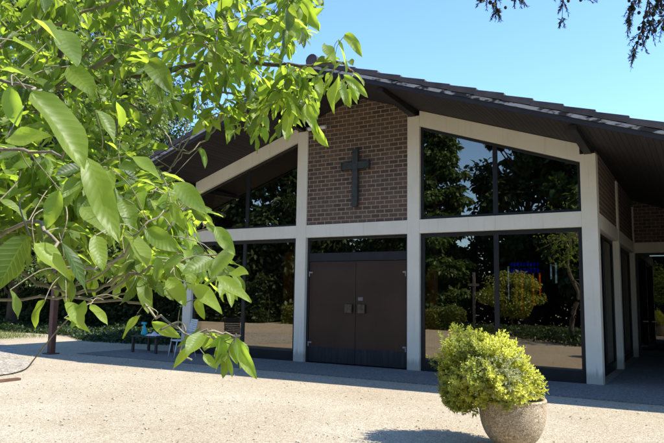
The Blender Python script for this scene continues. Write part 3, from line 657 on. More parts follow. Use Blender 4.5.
tips = bc + right*(d@right*.53*rad_)[:, None] + back*(d@back*.58*rad_)[:, None] + np.array([0, 0, 1.])*(d[:, 2]*.47*rad_)[:, None]
nl = 420; dl = unit(r.normal(0, 1, (nl, 3))); lc = bc+right*(-.36)+np.array([0, 0, -.12])
lobe = lc+right*(dl@right*.22)[:, None]+back*(dl@back*.26)[:, None]+np.array([0, 0, 1.])*(dl[:, 2]*.30)[:, None]
tips = tips+right*(-.30*(tips[:, 2]-bc[2]))[:, None]
tips = np.concatenate([tips, lobe]); d = np.concatenate([d, dl])
rel = tips-np.array([pb[0], pb[1], 0]); rr_ = np.linalg.norm(rel[:, :2], axis=1); sx = rel@right
keep = ~((tips[:, 2] < PH+.01) & (rr_ < RR+.03)) & ~((tips[:, 2] < PH-.02) & (sx > -.12)) & (tips[:, 2] > .22)
# thin the lower right so the rim stays free
keep &= ~((sx > .1) & (tips[:, 2] < PH+.03)) & (sx < .34)
tips = tips[keep]; d = d[keep]
m = MB()
for i in range(0, len(tips), 3):
    q = tips[i]; m_ = (base_pt*.45+q*.55)+np.array([0, 0, .05]); m.tube([base_pt+(q-base_pt)*np.array([.25, .25, 0.0])+np.array([0, 0, .03]), m_, q], [.007, .004, .0015], 4, cap=False)
m.build('stems', BARK, bt)
B, A, Nn, LL, RN = [], [], [], [], []
for i in range(len(tips)):
    od = unit(d[i]+np.array([0, 0, .35])); k = 13
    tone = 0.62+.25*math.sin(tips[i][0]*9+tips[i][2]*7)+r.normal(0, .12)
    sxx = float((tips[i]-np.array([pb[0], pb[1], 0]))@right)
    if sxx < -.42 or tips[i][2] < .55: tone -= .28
    for j in range(k):
        s = j/k; th = j*2.4+r.uniform(0, .5); a_ = unit(np.cross(od, [0.3, .2, .9])); b_ = np.cross(od, a_)
        out = math.cos(th)*a_+math.sin(th)*b_; ax = unit(out*(1.0-.55*s)+od*(.35+.9*s)+r.normal(0, .15, 3))
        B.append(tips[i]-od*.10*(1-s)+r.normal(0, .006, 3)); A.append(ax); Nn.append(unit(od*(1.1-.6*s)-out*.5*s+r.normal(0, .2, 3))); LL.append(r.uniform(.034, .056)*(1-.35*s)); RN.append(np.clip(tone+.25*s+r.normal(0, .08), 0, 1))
# inner foliage
for i in range(5200):
    dd = unit(r.normal(0, 1, 3)); q = bc+(right*(dd@right*.53-.14*dd[2])+back*(dd@back*.58)+np.array([0, 0, dd[2]*.47]))*r.uniform(.45, .86)
    rl = q-np.array([pb[0], pb[1], 0])
    if q[2] < PH+.03 and (np.linalg.norm(rl[:2]) < RR+.03 or rl@right > -.1): continue
    if q[2] < .28: continue
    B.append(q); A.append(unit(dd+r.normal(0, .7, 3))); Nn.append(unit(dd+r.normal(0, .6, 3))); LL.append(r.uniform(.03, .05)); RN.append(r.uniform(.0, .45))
LL = np.array(LL)
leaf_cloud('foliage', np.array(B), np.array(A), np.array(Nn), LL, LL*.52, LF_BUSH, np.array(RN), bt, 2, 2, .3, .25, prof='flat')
# pale variegated shoots in the middle of the bush
LF_PALE = leaf_mat('pale_variegated_leaf', (0.26, 0.29, 0.11), (0.56, 0.55, 0.28), (0.45, 0.48, 0.16), gloss=0.6, tfac=.3)
B, A, Nn, LL, RN = [], [], [], [], []
for i in range(150):
    dd = unit(np.array(-back)*1.0+right*r.normal(-.02, .42)+np.array([0, 0, r.normal(.05, .36)])); q = bc+(right*(dd@right*.53)+back*(dd@back*.58)+np.array([0, 0, dd[2]*.47]))*r.uniform(.93, 1.07)
    if q[2] < PH+.05: continue
    for j in range(11):
        th = j*2.4; a_ = unit(np.cross(dd, [0.3, .2, .9])); b_ = np.cross(dd, a_); out = math.cos(th)*a_+math.sin(th)*b_; s = j/11
        B.append(q-dd*.05*(1-s)); A.append(unit(out*(1-.5*s)+dd*(.4+s)+r.normal(0, .15, 3))); Nn.append(unit(dd+r.normal(0, .25, 3))); LL.append(r.uniform(.02, .034)); RN.append(r.uniform(0, 1))
LL = np.array(LL); leaf_cloud('pale_shoots', np.array(B), np.array(A), np.array(Nn), LL, LL*.5, LF_PALE, np.array(RN), bt, 2, 2, .3, .2, prof='flat')

# ------------------------------------------------------------------ foreground tree
LF_FG = leaf_mat('broad_green_leaf', (0.022, 0.062, 0.014), (0.170, 0.250, 0.050), (0.66, 0.88, 0.07), veins=True, gloss=0.47, spec=0.5, tfac=0.56)
fgl = (4.4, -12.6, 0); ft = empty('broadleaf_tree', fgl, 'near tree with large bright green veined leaves hanging in from the left', 'tree')
limbs = {
 'A': [(-150,215,3.2),(-20,140,3.0),(45,97,2.9),(100,62,2.9),(150,38,2.9),(190,33,2.9),(225,45,2.9),(262,52,2.9)],
 'B': [(-120,190,3.4),(30,122,3.3),(75,86,3.3),(130,78,3.2),(175,68,3.1),(240,62,3.0),(300,66,2.9),(342,62,2.8),(352,74,2.7)],
 'C': [(-120,190,3.6),(0,140,3.6),(45,95,3.6),(66,40,3.6),(80,0,3.6),(95,-60,3.6)],
 'D': [(-100,310,2.6),(0,268,2.3),(45,288,2.2),(95,290,2.1),(130,268,2.05),(165,235,2.0),(190,200,2.0)],
 'E': [(-100,310,2.5),(20,300,2.2),(95,300,2.0),(140,305,1.9),(165,318,1.8),(190,334,1.7),(212,330,1.7),(236,338,1.7)],
 'F': [(-90,90,2.6),(40,30,2.5),(140,-8,2.5),(230,-22,2.6),(300,-15,2.7)],
 'G': [(45,97,2.9),(100,40,2.8),(150,12,2.8),(205,2,2.8),(255,-5,2.8)],
 'H': [(-120,120,1.5),(-20,82,1.15),(32,90,1.05)],
 'I': [(95,300,2.0),(140,270,1.9),(175,262,1.85),(205,258,1.85),(232,250,1.8)],
 'J': [(-100,310,2.5),(10,230,2.0),(50,232,1.8),(60,262,1.7),(110,262,1.7),(150,222,1.7),(178,205,1.75),(205,222,1.75)],
 'K': [(75,86,3.3),(120,100,3.1),(150,118,3.0),(178,150,3.0),(200,148,2.9)],
 'M': [(175,68,3.1),(215,90,2.9),(262,98,2.8),(300,104,2.7)],
 'O': [(-120,120,1.5),(-10,150,1.3),(50,152,1.25),(82,158,1.2)],
 'T': [(240,62,3.0),(262,30,2.8),(285,5,2.7),(310,-10,2.7)],
 'U': [(205,90,2.9),(222,112,2.85),(205,140,2.85),(180,158,2.8),(168,172,2.8)],
}
thick = dict(A=.020, B=.026, C=.034, D=.010, E=.006, F=.010, G=.008, H=.008, I=.005, J=.007, K=.010, M=.008, O=.006, T=.007, U=.006)
def smooth(P, n=5):
    P = [np.array(p, float) for p in P]; out = []
    for i in range(len(P)-1):
        a = P[max(i-1, 0)]; b_ = P[i]; c = P[i+1]; d_ = P[min(i+2, len(P)-1)]
        for t_ in np.linspace(0, 1, n, endpoint=False):
            out.append(0.5*((2*b_)+(-a+c)*t_+(2*a-5*b_+4*c-d_)*t_**2+(-a+3*b_-3*c+d_)*t_**3))
    out.append(P[-1]); return out
LP = []; rr2 = np.random.default_rng(5)
fork = np.array([4.75, -12.35, 1.9]); top = np.array([4.4, -12.2, 3.0])
tm = MB(); tm.tube(smooth([(4.4, -12.6, -.1), (4.42, -12.55, .6), (4.55, -12.45, 1.3), fork, top, (4.7, -12.0, 4.6)], 4), [.11]*4+[.095]*4+[.085]*4+[.07]*4+[.05]*5, 12); tm.build('trunk', BARK, ft, smooth=True)
bm = MB(); pm = MB()
for kx, pts in limbs.items():
    W3 = [at(*p) for p in pts]
    if kx in 'ABDFH': W3 = [fork if kx in 'DH' else (fork+top)/2] + W3
    sm = smooth(W3); k = len(sm); sm = [s_+rr2.normal(0, .006, 3) for s_ in sm]
    rad = [max(.0025, thick[kx]*(1-.85*i/k)) for i in range(k)]
    (bm if kx in 'BC' else pm).tube(sm, rad, 8)
    LP += [(s_, rad[i]) for i, s_ in enumerate(sm) if i > (8 if kx in 'ABDFH' else 2)]
LPp = np.array([q for q, _ in LP])
bm.build('dark_limbs', BARK, ft, smooth=True)
FB, FA, FN, FL, FW, FR, FC, FO = [], [], [], [], [], [], [], []
SUN = np.array(S)
def add_leaf(base, tip, nrm, wr=.46, tone=None, curl=None, fold=None):
    a = tip-base; L_ = np.linalg.norm(a); FB.append(base); FA.append(a/L_); FN.append(nrm); FL.append(L_*1.02); FW.append(L_*wr)
    FR.append(rr2.uniform(0, 1) if tone is None else tone); FC.append(rr2.uniform(.02, .30) if curl is None else curl); FO.append(rr2.uniform(.12, .6) if fold is None else fold)
def twig(a, b, r0=.0028, droop=.04, n=6):
    mid_ = (a+b)/2+np.array([0, 0, droop])*np.linalg.norm(b-a)*2+rr2.normal(0, .01, 3)
    pm.tube(smooth([a, mid_, b], n//2+1), r0, 5, cap=False)
def link_to_limb(p, r0=.003):
    dd = np.linalg.norm(LPp-p, axis=1); j = int(np.argmin(dd)); a = LPp[j]; l_ = dd[j]
    m_ = .3 if np.linalg.norm(p-CAM) > 1.4 else .07
    if l_ > m_: a = p+(a-p)*m_/l_
    twig(a, p, r0)
hero = [(33,92,84,166,.95,.52,.7),(12,86,15,128,.95,.6,.9),(6,140,50,133,1.0,.4,.95),(84,158,120,238,1.15,.36,.75),(34,243,73,276,1.2,.6,.85),(60,243,93,291,1.2,.34,.0),
 (30,236,-6,290,.95,.62,.1),(82,207,112,233,1.6,.5,.6),(125,232,147,264,1.7,.55,.6),(125,238,141,262,1.8,.5,.7),(157,257,158,283,1.8,.5,.5),(182,255,163,268,1.8,.5,.4),
 (214,260,183,270,1.8,.5,.5),(232,249,213,276,1.8,.45,.6),(216,276,252,300,1.8,.38,.8),(191,284,223,311,1.8,.42,.8),(169,278,184,304,1.8,.55,.7),(196,299,203,318,1.8,.45,.6),
 (141,315,121,337,1.9,.45,.7),(152,321,180,339,1.9,.42,.8),(206,334,186,355,1.7,.6,.7),(220,337,219,373,1.7,.46,.8),(235,338,257,379,1.7,.34,.8),(230,344,238,364,1.7,.5,.6),
 (199,342,173,367,1.7,.3,.9),(204,354,215,368,1.7,.6,.8),(228,358,232,377,1.7,.3,.8),(174,183,207,212,1.75,.42,.7),(208,222,215,233,1.75,.7,.7),(214,227,236,254,1.7,.5,.8),
 (195,203,202,219,1.75,.55,.0),(123,199,132,227,1.7,.6,.6),(129,156,162,173,1.9,.3,.8),(146,229,179,249,1.65,.55,.6),(170,203,185,229,1.75,.4,.8),(161,173,186,181,1.8,.35,.9),
 (200,148,206,168,2.6,.6,.8),(340,74,328,111,2.5,.36,.8),(338,40,351,73,2.6,.28,.8),(346,34,359,51,2.6,.35,.8),(319,77,320,96,2.7,.35,.8),(344,75,367,97,2.5,.32,.7),
 (348,84,358,104,2.6,.34,.8),(342,82,346,100,2.6,.3,.7),(288,64,293,93,2.6,.3,.8),(305,66,300,90,2.6,.3,.7),(307,104,316,131,2.6,.32,.8),(314,124,327,145,2.6,.33,.8),
 (325,44,336,63,2.7,.4,.8),(278,98,298,115,2.6,.4,.6),(290,108,286,138,2.6,.35,.7),(300,0,316,28,2.7,.4,.8),(306,20,322,8,2.7,.4,.8),(285,8,296,36,2.7,.45,.7),(262,38,258,66,2.7,.45,.5),
 (236,62,245,80,2.8,.4,.8),(205,64,212,84,2.8,.4,.8),(180,190,152,214,1.8,.4,.9),(150,200,172,216,1.8,.35,.9),(45,300,30,330,1.8,.5,.5),(66,302,84,326,1.8,.5,.7),(85,300,72,328,1.8,.45,.8),
 (90,305,107,322,1.9,.4,.8),(64,318,92,330,1.9,.3,.8),(10,290,20,318,1.6,.5,.5),(0,200,28,216,1.2,.5,.5),(96,235,104,268,1.5,.5,.7),(60,190,44,228,1.4,.5,.6),(112,170,96,206,1.5,.5,.8),
 (35,20,62,40,1.5,.5,.7),(60,30,78,62,1.6,.5,.6),(2,70,34,72,1.2,.45,.4),(12,40,40,52,1.3,.5,.1),(95,110,118,138,1.7,.5,.6),(70,66,96,96,1.6,.5,.5),(150,60,168,90,2.2,.5,.4),(112,30,122,58,2.2,.5,.5)]
from_poly = [(-60,-60),(318,-60),(322,10),(300,42),(262,60),(228,90),(196,112),(150,118),(118,148),(160,172),(190,188),(205,206),(180,240),(232,270),(225,292),(160,312),(100,322),(50,325),(0,312),(-60,320)]
def inside(u, v, P=from_poly):
    c = False; j = len(P)-1
    for i in range(len(P)):
        if (P[i][1] > v) != (P[j][1] > v) and u < (P[j][0]-P[i][0])*(v-P[i][1])/(P[j][1]-P[i][1])+P[i][0]: c = not c
        j = i
    return c
def cluster(u, v, dp, n, ll):
    global LPp
    tip = at(u, v, dp); dd = np.linalg.norm(LPp-tip, axis=1); j = int(np.argmin(dd+rr2.uniform(0, .05, len(dd)))); a = LPp[j]; LPp = np.concatenate([LPp, [tip, (a+tip)/2]])
    dirn = tip-a; ln = np.linalg.norm(dirn)
    if ln > .45: a = tip-dirn/ln*rr2.uniform(.22, .42)
    twig(a, tip, .0017)
    dirn = unit(tip-a+np.array([0, 0, -.05])); sd = unit(np.cross(dirn, [0, 0, 1]))
    for i in range(n):
        s = i/max(1, n-1); q = tip-dirn*(1-s)*min(.22, ln*.8); sgn = 1 if i % 2 else -1
        ax = unit(dirn*(.5+.6*s)+sd*sgn*(.9-.7*s)+np.array([0, 0, -rr2.uniform(-.15, .75)])+rr2.normal(0, .28, 3))
        L_ = ll*rr2.uniform(.6, 1.15); q2 = q+ax*.015
        add_leaf(q2, q2+ax*L_, unit(np.array([0, 0, 1.])+rr2.normal(0, .55, 3)+SUN*.3), rr2.uniform(.48, .66))
cnt = 0
while cnt < 1420:
    u, v = rr2.uniform(-60, 322), rr2.uniform(-60, 325)
    if not inside(u, v): continue
    if 125 < u < 235 and 55 < v < 150 and rr2.uniform() < .72: continue
    if u > 180 and v < 60 and rr2.uniform() < .25: continue
    if v > 235 and u < 130 and rr2.uniform() < .78: continue
    if v > 285: continue
    if v > 225 and u >= 130 and rr2.uniform() < .6: continue
    if u < 150 and 10 < v < 150 and rr2.uniform() < .5: continue
    if v < 130: dp = rr2.uniform(2.2, 5.0)
    else: dp = rr2.uniform(1.9, 3.6)
    cluster(u, v, dp, int(rr2.integers(4, 8)), rr2.uniform(.070, .105)); cnt += 1
for (u, v, dp) in [(335,60,2.7),(325,85,2.7),(345,88,2.6),(300,90,2.8),(310,112,2.7),(285,118,2.8),(270,100,2.8),(255,112,2.8),(240,105,2.8),(300,30,2.8),(285,50,2.8),(260,80,2.8),(228,118,2.9),(262,128,2.9)]:
    cluster(u, v, dp, 5, .095)
for (u0, v0, u1, v1, dp, wr, tone) in hero:
    b0 = at(u0, v0, dp); tp_ = at(u1, v1, dp-rr2.uniform(-.02, .05)*dp)
    view = unit(CAM-b0); nrm = unit(view*rr2.uniform(.6, 1.0)+np.array([0, 0, rr2.uniform(.3, .9)])+rr2.normal(0, .3, 3))
    add_leaf(b0, tp_, nrm, wr*(1.0 if dp < 1.3 else 1.12), tone, rr2.uniform(.03, .2), rr2.uniform(.3, .65)); link_to_limb(b0, .0013)
for i in range(58):
    cluster(rr2.uniform(205, 318), rr2.uniform(62, 132) if i % 2 else rr2.uniform(70, 105), rr2.uniform(2.5, 3.3), 5, rr2.uniform(.07, .10))
for i in range(60):
    cluster(rr2.uniform(-40, 160), rr2.uniform(0, 215), rr2.uniform(2.2, 4.2), 6, rr2.uniform(.07, .10))
for (u, v, dp) in [(214,338,1.75),(236,340,1.72),(226,346,1.75),(200,338,1.78)]: cluster(u, v, dp, 4, .075)
# upper crown outside the frame
for i in range(90):
    q = np.array([4.6, -12.1, 4.3])+unit(rr2.normal(0, 1, 3))*np.array([1.6, 1.5, 1.3])*rr2.uniform(.5, 1)
    dd = q-CAM; f_ = dd@_F; u_ = 332+FPX*(dd@_R)/f_; v_ = 221.5-FPX*(dd@_U)/f_
    if f_ > 0 and u_ > -30 and v_ > -30: continue
    for k in range(5):
        ax = unit(rr2.normal(0, 1, 3)+np.array([0, 0, -.5])); b0 = q+rr2.normal(0, .12, 3); add_leaf(b0, b0+ax*.11, unit(rr2.normal(0, .4, 3)+np.array([0, 0, 1.])))
    twig(np.array([4.6, -12.1, 4.0]), q, .006)
# long drooping bare twigs
for pts in ([(150,290,2.2),(95,300,2.4),(62,325,2.5),(36,357,2.6),(22,371,2.6),(-12,377,2.6)], [(160,330,1.9),(180,322,1.9),(186,335,1.9),(180,352,1.9),(192,360,1.9)], [(0,245,2.1),(50,228,2.1),(78,205,2.1),(84,180,2.1)],
            [(60,290,2.0),(100,275,1.9),(135,238,1.9)], [(40,215,2.6),(100,200,2.6),(170,232,2.6),(212,228,2.5)], [(178,150,3.0),(190,118,3.0),(208,96,3.0),(203,84,3.0)], [(168,172,2.8),(188,140,2.8),(202,120,2.8)]):
    pm.tube(smooth([at(*p_) for p_ in pts]), .0032, 6)
pm.build('pale_branches', PALEBARK, ft, smooth=True)
leaf_cloud('leaves', np.array(FB), np.array(FA), np.array(FN), np.array(FL), np.array(FW), LF_FG, np.array(FR), ft, 8, 4, np.array(FO), np.array(FC), uv=True)

# ------------------------------------------------------------------ hanging conifer twigs, upper right
ctl = (13.2, -16.4, 0); ct = empty('conifer_tree', ctl, 'dark cone bearing conifer whose twig tips hang in at the top right', 'tree')
CB = basic('conifer_bark', (0.04, 0.03, 0.02), (0.09, 0.065, 0.045), 0.9, 12, bump=.5)
SCALE = leaf_mat('conifer_scale_leaf', (0.012, 0.028, 0.016), (0.03, 0.055, 0.028), (0.05, 0.09, 0.03), gloss=.6, tfac=.25)
CONEM = basic('brown_cone', (0.018, 0.012, 0.010), (0.045, 0.028, 0.02), 0.8, 30)
m = MB(); m.tube([(13.2, -16.4, -.1), (13.15, -16.35, 2.5), (13.0, -16.3, 5), (13.0, -16.3, 8.5)], [.20, .17, .13, .04], 12)
CBs, CAx, CNn, CLn = [], [], [], []; cones = []
r = np.random.default_rng(9)
def sprig(path, nb, ncone, spread, bl):
    P = smooth([at(q[0], q[1]-10, q[2]) for q in path], 6); m.tube(P, [max(.0015, .006*(1-i/len(P))) for i in range(len(P))], 5)
    for b_ in range(nb):
        i = int(r.integers(int(len(P)*.25), len(P))); d_ = unit(P[min(i, len(P)-1)]-P[max(i-2, 0)]); q = P[i]; ax = unit(d_*.8+_R*r.normal(0, spread)+_U*r.normal(-.25, .35)+_F*r.normal(0, .3)); L_ = bl*r.uniform(.5, 1.2)
        e = q+ax*L_+np.array([0, 0, -.02]); m.tube([q, (q+e)/2+np.array([0, 0, .008]), e], [.0016, .0012, .0007], 4, cap=False)
        for k in range(40):
            s = k/40; o_ = unit(ax*.9+r.normal(0, .45, 3)); CBs.append(q+(e-q)*s); CAx.append(o_); CNn.append(unit(r.normal(0, 1, 3))); CLn.append(r.uniform(.010, .026)*(1.15-.5*s))
    for c_ in range(ncone):
        i = int(r.integers(int(len(P)*.2), int(len(P)*.85))); cones.append(P[i]+_R*r.normal(0, .017)+_U*r.normal(-.01, .015)+_F*r.normal(0, .02))
for hub, subs in (((495, -30), [[(495,-30,3.0),(494,-5,3.0),(496,12,3.0),(497,21,3.0)], [(500,-30,3.0),(510,-8,3.0),(514,2,3.0),(520,8,3.0)], [(493,-30,3),(490,-12,3),(487,4,3),(485,6,3)]]),
                  ((562, -30), [[(562,-30,3.0),(564,-5,3.0),(563,14,3.0),(562,28,3.0)], [(566,-30,3.0),(574,-10,3.0),(584,2,3.0),(588,5,3.0)], [(560,-30,3),(556,-8,3),(554,4,3)]]),
                  ((655, -30), [[(660,-30,2.9),(652,-5,2.9),(645,25,2.9),(640,45,2.9),(635,60,2.9)], [(668,-30,2.9),(664,0,2.9),(655,20,2.9),(650,38,2.9)], [(655,-30,2.9),(643,-8,2.9),(634,12,2.9),(629,28,2.9)], [(672,-20,2.9),(668,10,2.9),(662,36,2.9)]])):
    mid_ = at(hub[0], -30, 3.0); m.tube(smooth([(13.05, -16.3, 4.6), (11.6, -14.2, 4.3), (mid_*.6+np.array([11.6, -14.2, 4.3])*.4), mid_]), [.05, .04, .035, .03, .025, .02, .018, .016, .014, .012, .011, .010, .009, .008, .007, .006], 6)
    big = hub[0] > 600
    for s_ in subs: sprig(s_, 17 if big else 9, 14 if big else 9, .55, .075 if big else .05)
# main crown behind the viewer
for i in range(70):
    f = r.uniform(.35, 1); th = r.uniform(0, 2*math.pi); q = np.array([13.0, -16.5, 9.0*f]); rr_ = 2.2*(1.1-f)+.2; e = q+np.array([math.cos(th)*rr_, math.sin(th)*rr_, -.25])
    dd = e-CAM; f_ = dd@_F
    m.tube([q, (q+e)/2+np.array([0, 0, .15]), e], [.03, .018, .006], 5, cap=False)
    for k in range(120):
        s = r.uniform(.25, 1); CBs.append(q+(e-q)*s+r.normal(0, .16, 3)); CAx.append(unit(r.normal(0, 1, 3)+np.array([0, 0, -.6]))); CNn.append(unit(r.normal(0, 1, 3))); CLn.append(r.uniform(.08, .16))
m.build('trunk', CB, ct, smooth=True)
CLn = np.array(CLn); leaf_cloud('crown', np.array(CBs), np.array(CAx), np.array(CNn), CLn, CLn*np.where(CLn > .05, .35, .22), SCALE, r.uniform(0, 1, len(CLn)), ct, 2, 2, .3, .1, prof='flat')
m = MB()
for c_ in cones: m.ball(c_, r.uniform(.007, .0105), 7, 5, 1.1)
tag(m.build('cones', CONEM, ct, smooth=True), kind='stuff')

# ------------------------------------------------------------------ patio things on the left
cp = ground(181, 357.5); CHM = basic('white_lacquered_metal', (0.62, 0.63, 0.64), (0.74, 0.75, 0.76), 0.4, 6)
t = empty('garden_chair', tuple(cp), 'white metal garden chair beside the left end post of the church', 'chair')
fw = unit(-right*.85+back*(-.55)); sd = np.array([-fw[1], fw[0], 0]); Z = np.array([0, 0, 1.])
def P3(a, b_, c): return cp+fw*a+sd*b_+Z*c
m = MB()
for i in range(7):
    a = -.20+i*.063; m.hexa([P3(a, -.21, .43), P3(a+.05, -.21, .43), P3(a+.05, .21, .43), P3(a, .21, .43), P3(a, -.21, .447), P3(a+.05, -.21, .447), P3(a+.05, .21, .447), P3(a, .21, .447)])
m.build('seat', CHM, t)
for s in (-1, 1):
    m = MB(); m.tube([P3(.27, s*.22, 0), P3(.20, s*.22, .44)], .012, 8); m.build('leg', CHM, t, smooth=True)
    m = MB(); m.tube([P3(-.32, s*.22, 0), P3(-.20, s*.22, .44)], .012, 8); m.build('leg', CHM, t, smooth=True)
    m = MB(); m.tube([P3(.22, s*.22, .44), P3(-.20, s*.22, .44), P3(-.27, s*.22, .70), P3(-.33, s*.22, .98)], .012, 8); m.build('side_rail', CHM, t, smooth=True)
    m = MB(); m.tube([P3(-.26, s*.24, .66), P3(.16, s*.24, .66), P3(.20, s*.22, .44)], .011, 8); m.build('armrest', CHM, t, smooth=True)
m = MB()
for i in range(9):
    z = .52+i*.052; a = -.215-.115*(z-.44)/.54*1.05
    m.hexa([P3(a-.006, -.21, z), P3(a+.006, -.21, z), P3(a+.006, .21, z), P3(a-.006, .21, z), P3(a-.010, -.21, z+.042), P3(a+.002, -.21, z+.042), P3(a+.002, .21, z+.042), P3(a-.010, .21, z+.042)])
m.build('backrest', CHM, t)
tb = ground(152, 353); DT = basic('dark_table_wood', (0.02, 0.018, 0.016), (0.045, 0.038, 0.03), 0.6, 5)
t = empty('low_table', tuple(tb), 'dark low garden table left of the white chair', 'table')
m = MB(); m.box(tb[0]-.5, tb[0]+.5, tb[1]-.35, tb[1]+.35, .44, .48); m.build('tabletop', DT, t, bevel=.006)
for a in (-.44, .44):
    for b_ in (-.29, .29): m = MB(); m.box(tb[0]+a-.03, tb[0]+a+.03, tb[1]+b_-.03, tb[1]+b_+.03, .02, .44); m.build('leg', DT, t)
TQ = basic('turquoise_plastic', (0.01, 0.36, 0.42), (0.03, 0.48, 0.54), 0.35, 5)
bq = (tb[0]-.17, tb[1]-.16, .48); t = empty('spray_bottle', bq, 'turquoise spray bottle standing on the dark low table', 'bottle')
m = MB(); m.lathe([(.05, 0), (.085, .01), (.09, .06), (.075, .12), (.04, .2), (.03, .24), (.03, .30)], bq, 20); m.build('body', TQ, t, smooth=True)
m = MB(); m.box(bq[0]-.10, bq[0]+.05, bq[1]-.03, bq[1]+.03, bq[2]+.301, bq[2]+.36); m.box(bq[0]-.06, bq[0]-.04, bq[1]-.015, bq[1]+.015, bq[2]+.22, bq[2]+.30); m.build('trigger', TQ, t, bevel=.008)
m = MB(); r3 = np.random.default_rng(4); gx, gy = 14, 10
for i in range(gx+1):
    for j in range(gy+1):
        x = i/gx; y = j/gy; m.v.append((tb[0]+.02+x*.40, tb[1]-.33+y*.34, .487+.11*abs(math.sin(x*7+y*2.5))*math.sin(math.pi*min(1, max(0, x)))*math.sin(math.pi*y)+.02*r3.uniform()))
for i in range(gx):
    for j in range(gy): a = i*(gy+1)+j; m.f.append((a, a+gy+1, a+gy+2, a+1))
c = m.build('cloth', basic('white_cloth', (0.72, 0.72, 0.70), (0.80, 0.80, 0.78), 0.9, 6), smooth=True); sm_ = c.modifiers.new('thick', 'SOLIDIFY'); sm_.thickness = .006
tag(c, 'crumpled white cloth beside the turquoise bottle on the low table', 'cloth')

# things inside behind the left window
CARD = basic('cardboard', (0.36, 0.24, 0.15), (0.46, 0.32, 0.21), 0.85, 5)
t = empty('side_bench', (-2.3, 0.75, 0), 'dark bench standing just inside the left window', 'bench')
m = MB(); m.box(-3.0, -1.8, .55, 1.0, .44, .49); m.build('bench_top', DT, t, bevel=.005)
for x in (-2.95, -1.9): m = MB(); m.box(x, x+.06, .58, .97, .012, .44); m.build('leg', DT, t)
for (x0, x1, h, lb) in ((-2.95, -2.45, .36, 'taller cardboard box on the bench behind the left window'), (-2.36, -2.02, .24, 'smaller cardboard box nearest the mullion behind the left window')):
    t = empty('cardboard_box', ((x0+x1)/2, .75, .49), lb, 'box', 'boxes behind the left window')
    m = MB(); m.box(x0, x1, .60, .93, .491, .491+h); m.build('carton', CARD, t, bevel=.006)
    m = MB(); m.box((x0+x1)/2-.025, (x0+x1)/2+.025, .596, .934, .491+h+.0005, .491+h+.002); m.build('tape', basic('tape', (0.5, 0.42, 0.3), (0.55, 0.46, 0.34), .3, 5), t)

# ash bin in the porch
ab = ground(653, 357); t = empty('ash_bin', tuple(ab), 'slim grey cylindrical ash bin in front of the porch glass wall', 'bin')
m = MB(); m.lathe([(.10, .02), (.11, .03), (.11, .60), (.10, .61)], ab, 24); m.build('body', METAL, t, smooth=False)
m = MB(); m.lathe([(.115, .612), (.12, .63), (.115, .66), (.06, .68)], ab, 24); m.build('lid', METAL, t, smooth=True)
# door handles of porch doors
for x in (onY(646, 335, Y3-.08)[0], onY(655, 335, Y3-.08)[0]):
    m = MB(); m.tube([(x-.06, Y3-.10, 1.05), (x+.08, Y3-.10, 1.05)], .018, 8); m.tube([(x, Y3-.10, 1.05), (x, Y3-.041, 1.05)], .012, 8); o = m.build('door_handle', basic('pale_handle', (.6, .6, .58), (.7, .7, .68), .35, 5), ch)

# wooden board lying on the gravel at the left
a = ground(19, 380); t = MB(); d0 = np.array([a[0], a[1], 0]); dr = unit(np.array([0.05, -1.0, 0])); pr = np.array([dr[1], -dr[0], 0])
q = [d0+pr*.06, d0-pr*.06, d0-pr*.06+dr*1.7, d0+pr*.06+dr*1.7]
t.hexa([(*x[:2], .003) for x in q]+[(*x[:2], .045) for x in q])
tag(t.build('wooden_board', basic('brown_board', (0.07, 0.035, 0.02), (0.13, 0.07, 0.045), .8, 6, bump=.5), bevel=.004), 'narrow brown wooden board lying on the gravel at the left frame edge', 'board')

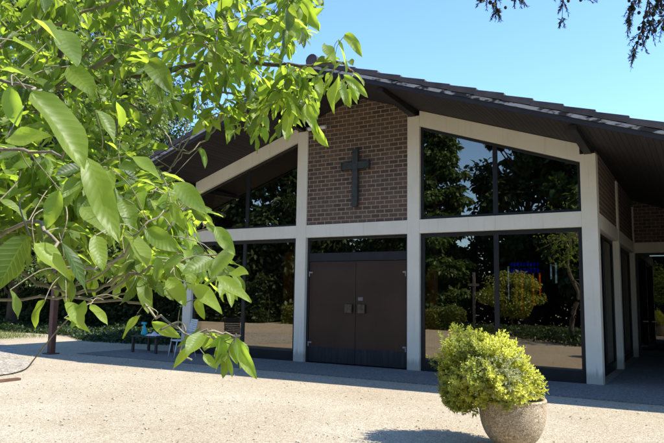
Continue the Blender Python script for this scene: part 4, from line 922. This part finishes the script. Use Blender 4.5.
r = np.random.default_rng(25); n = 60000; gp = np.stack([r.uniform(-24, -4.2, n), r.uniform(0.9, 9.5, n), r.uniform(0.02, .34, n)], 1)
yf = 1.5+.35*np.sin(gp[:, 0]*.9)+np.clip((-9.5-gp[:, 0])*.25, 0, 1.2); gp = gp[gp[:, 1] > yf]; n = len(gp); gp[:, 2] *= .6+.5*np.sin(gp[:, 0]*1.7)*np.sin(gp[:, 1]*2.1)
o = leaf_cloud('ivy_ground_cover', gp, unit(r.normal(0, 1, (n, 3))+np.array([0, 0, .3])), unit(r.normal(0, .6, (n, 3))+np.array([0, 0, 1.])), r.uniform(.07, .16, n), r.uniform(.05, .11, n), LF_DARK, r.uniform(0, 1, n), None, 2, 2, .3, .3, prof='flat'); tag(o, kind='stuff')
# grass patch and ground litter
r = np.random.default_rng(15); n = 5000; gp = np.stack([r.uniform(-17, -11.2, n), r.uniform(-1.2, 2.2, n), np.full(n, .0)], 1)
gk = np.abs(gp[:, 1]-(.5-.12*(gp[:, 0]+14)))+r.normal(0, .3, n) < 1.1; gp = gp[gk]; n = len(gp); gp[:, 2] = .03
o = leaf_cloud('grass', gp, unit(r.normal(0, .35, (n, 3))+np.array([0, 0, 1.])), unit(r.normal(0, 1, (n, 3))), r.uniform(.06, .16, n), np.full(n, .012), LF_YEL, r.uniform(0, 1, n), None, 2, 2, .1, .3, prof='flat'); tag(o, kind='stuff')
n = 900; gp = np.stack([r.uniform(-7, 9, n), r.uniform(-9.5, -2.2, n), np.full(n, .006)], 1)
m = MB()
for q in gp[:700]:
    s = r.uniform(.006, .017); m.ball(q+np.array([0, 0, s*.3]), s, 6, 4, .6)
tag(m.build('pebbles', basic('loose_pebbles', (0.30, 0.25, 0.19), (0.66, 0.60, 0.52), .85, 3)), kind='stuff')
n = 260; gp = np.stack([r.uniform(-6, 9, n), r.uniform(-9.5, -2.0, n), np.full(n, .010)], 1); k = N('dry_leaf'); k.b.inputs['Base Color'].default_value = (.16, .10, .05, 1)
o = leaf_cloud('leaf_litter', gp, unit(r.normal(0, 1, (n, 3))*np.array([1, 1, .12])), unit(r.normal(0, .3, (n, 3))+np.array([0, 0, 1.])), r.uniform(.02, .06, n), r.uniform(.012, .03, n), k.m, r.uniform(0, 1, n), None, 2, 2, .5, .3, prof='flat'); tag(o, kind='stuff')
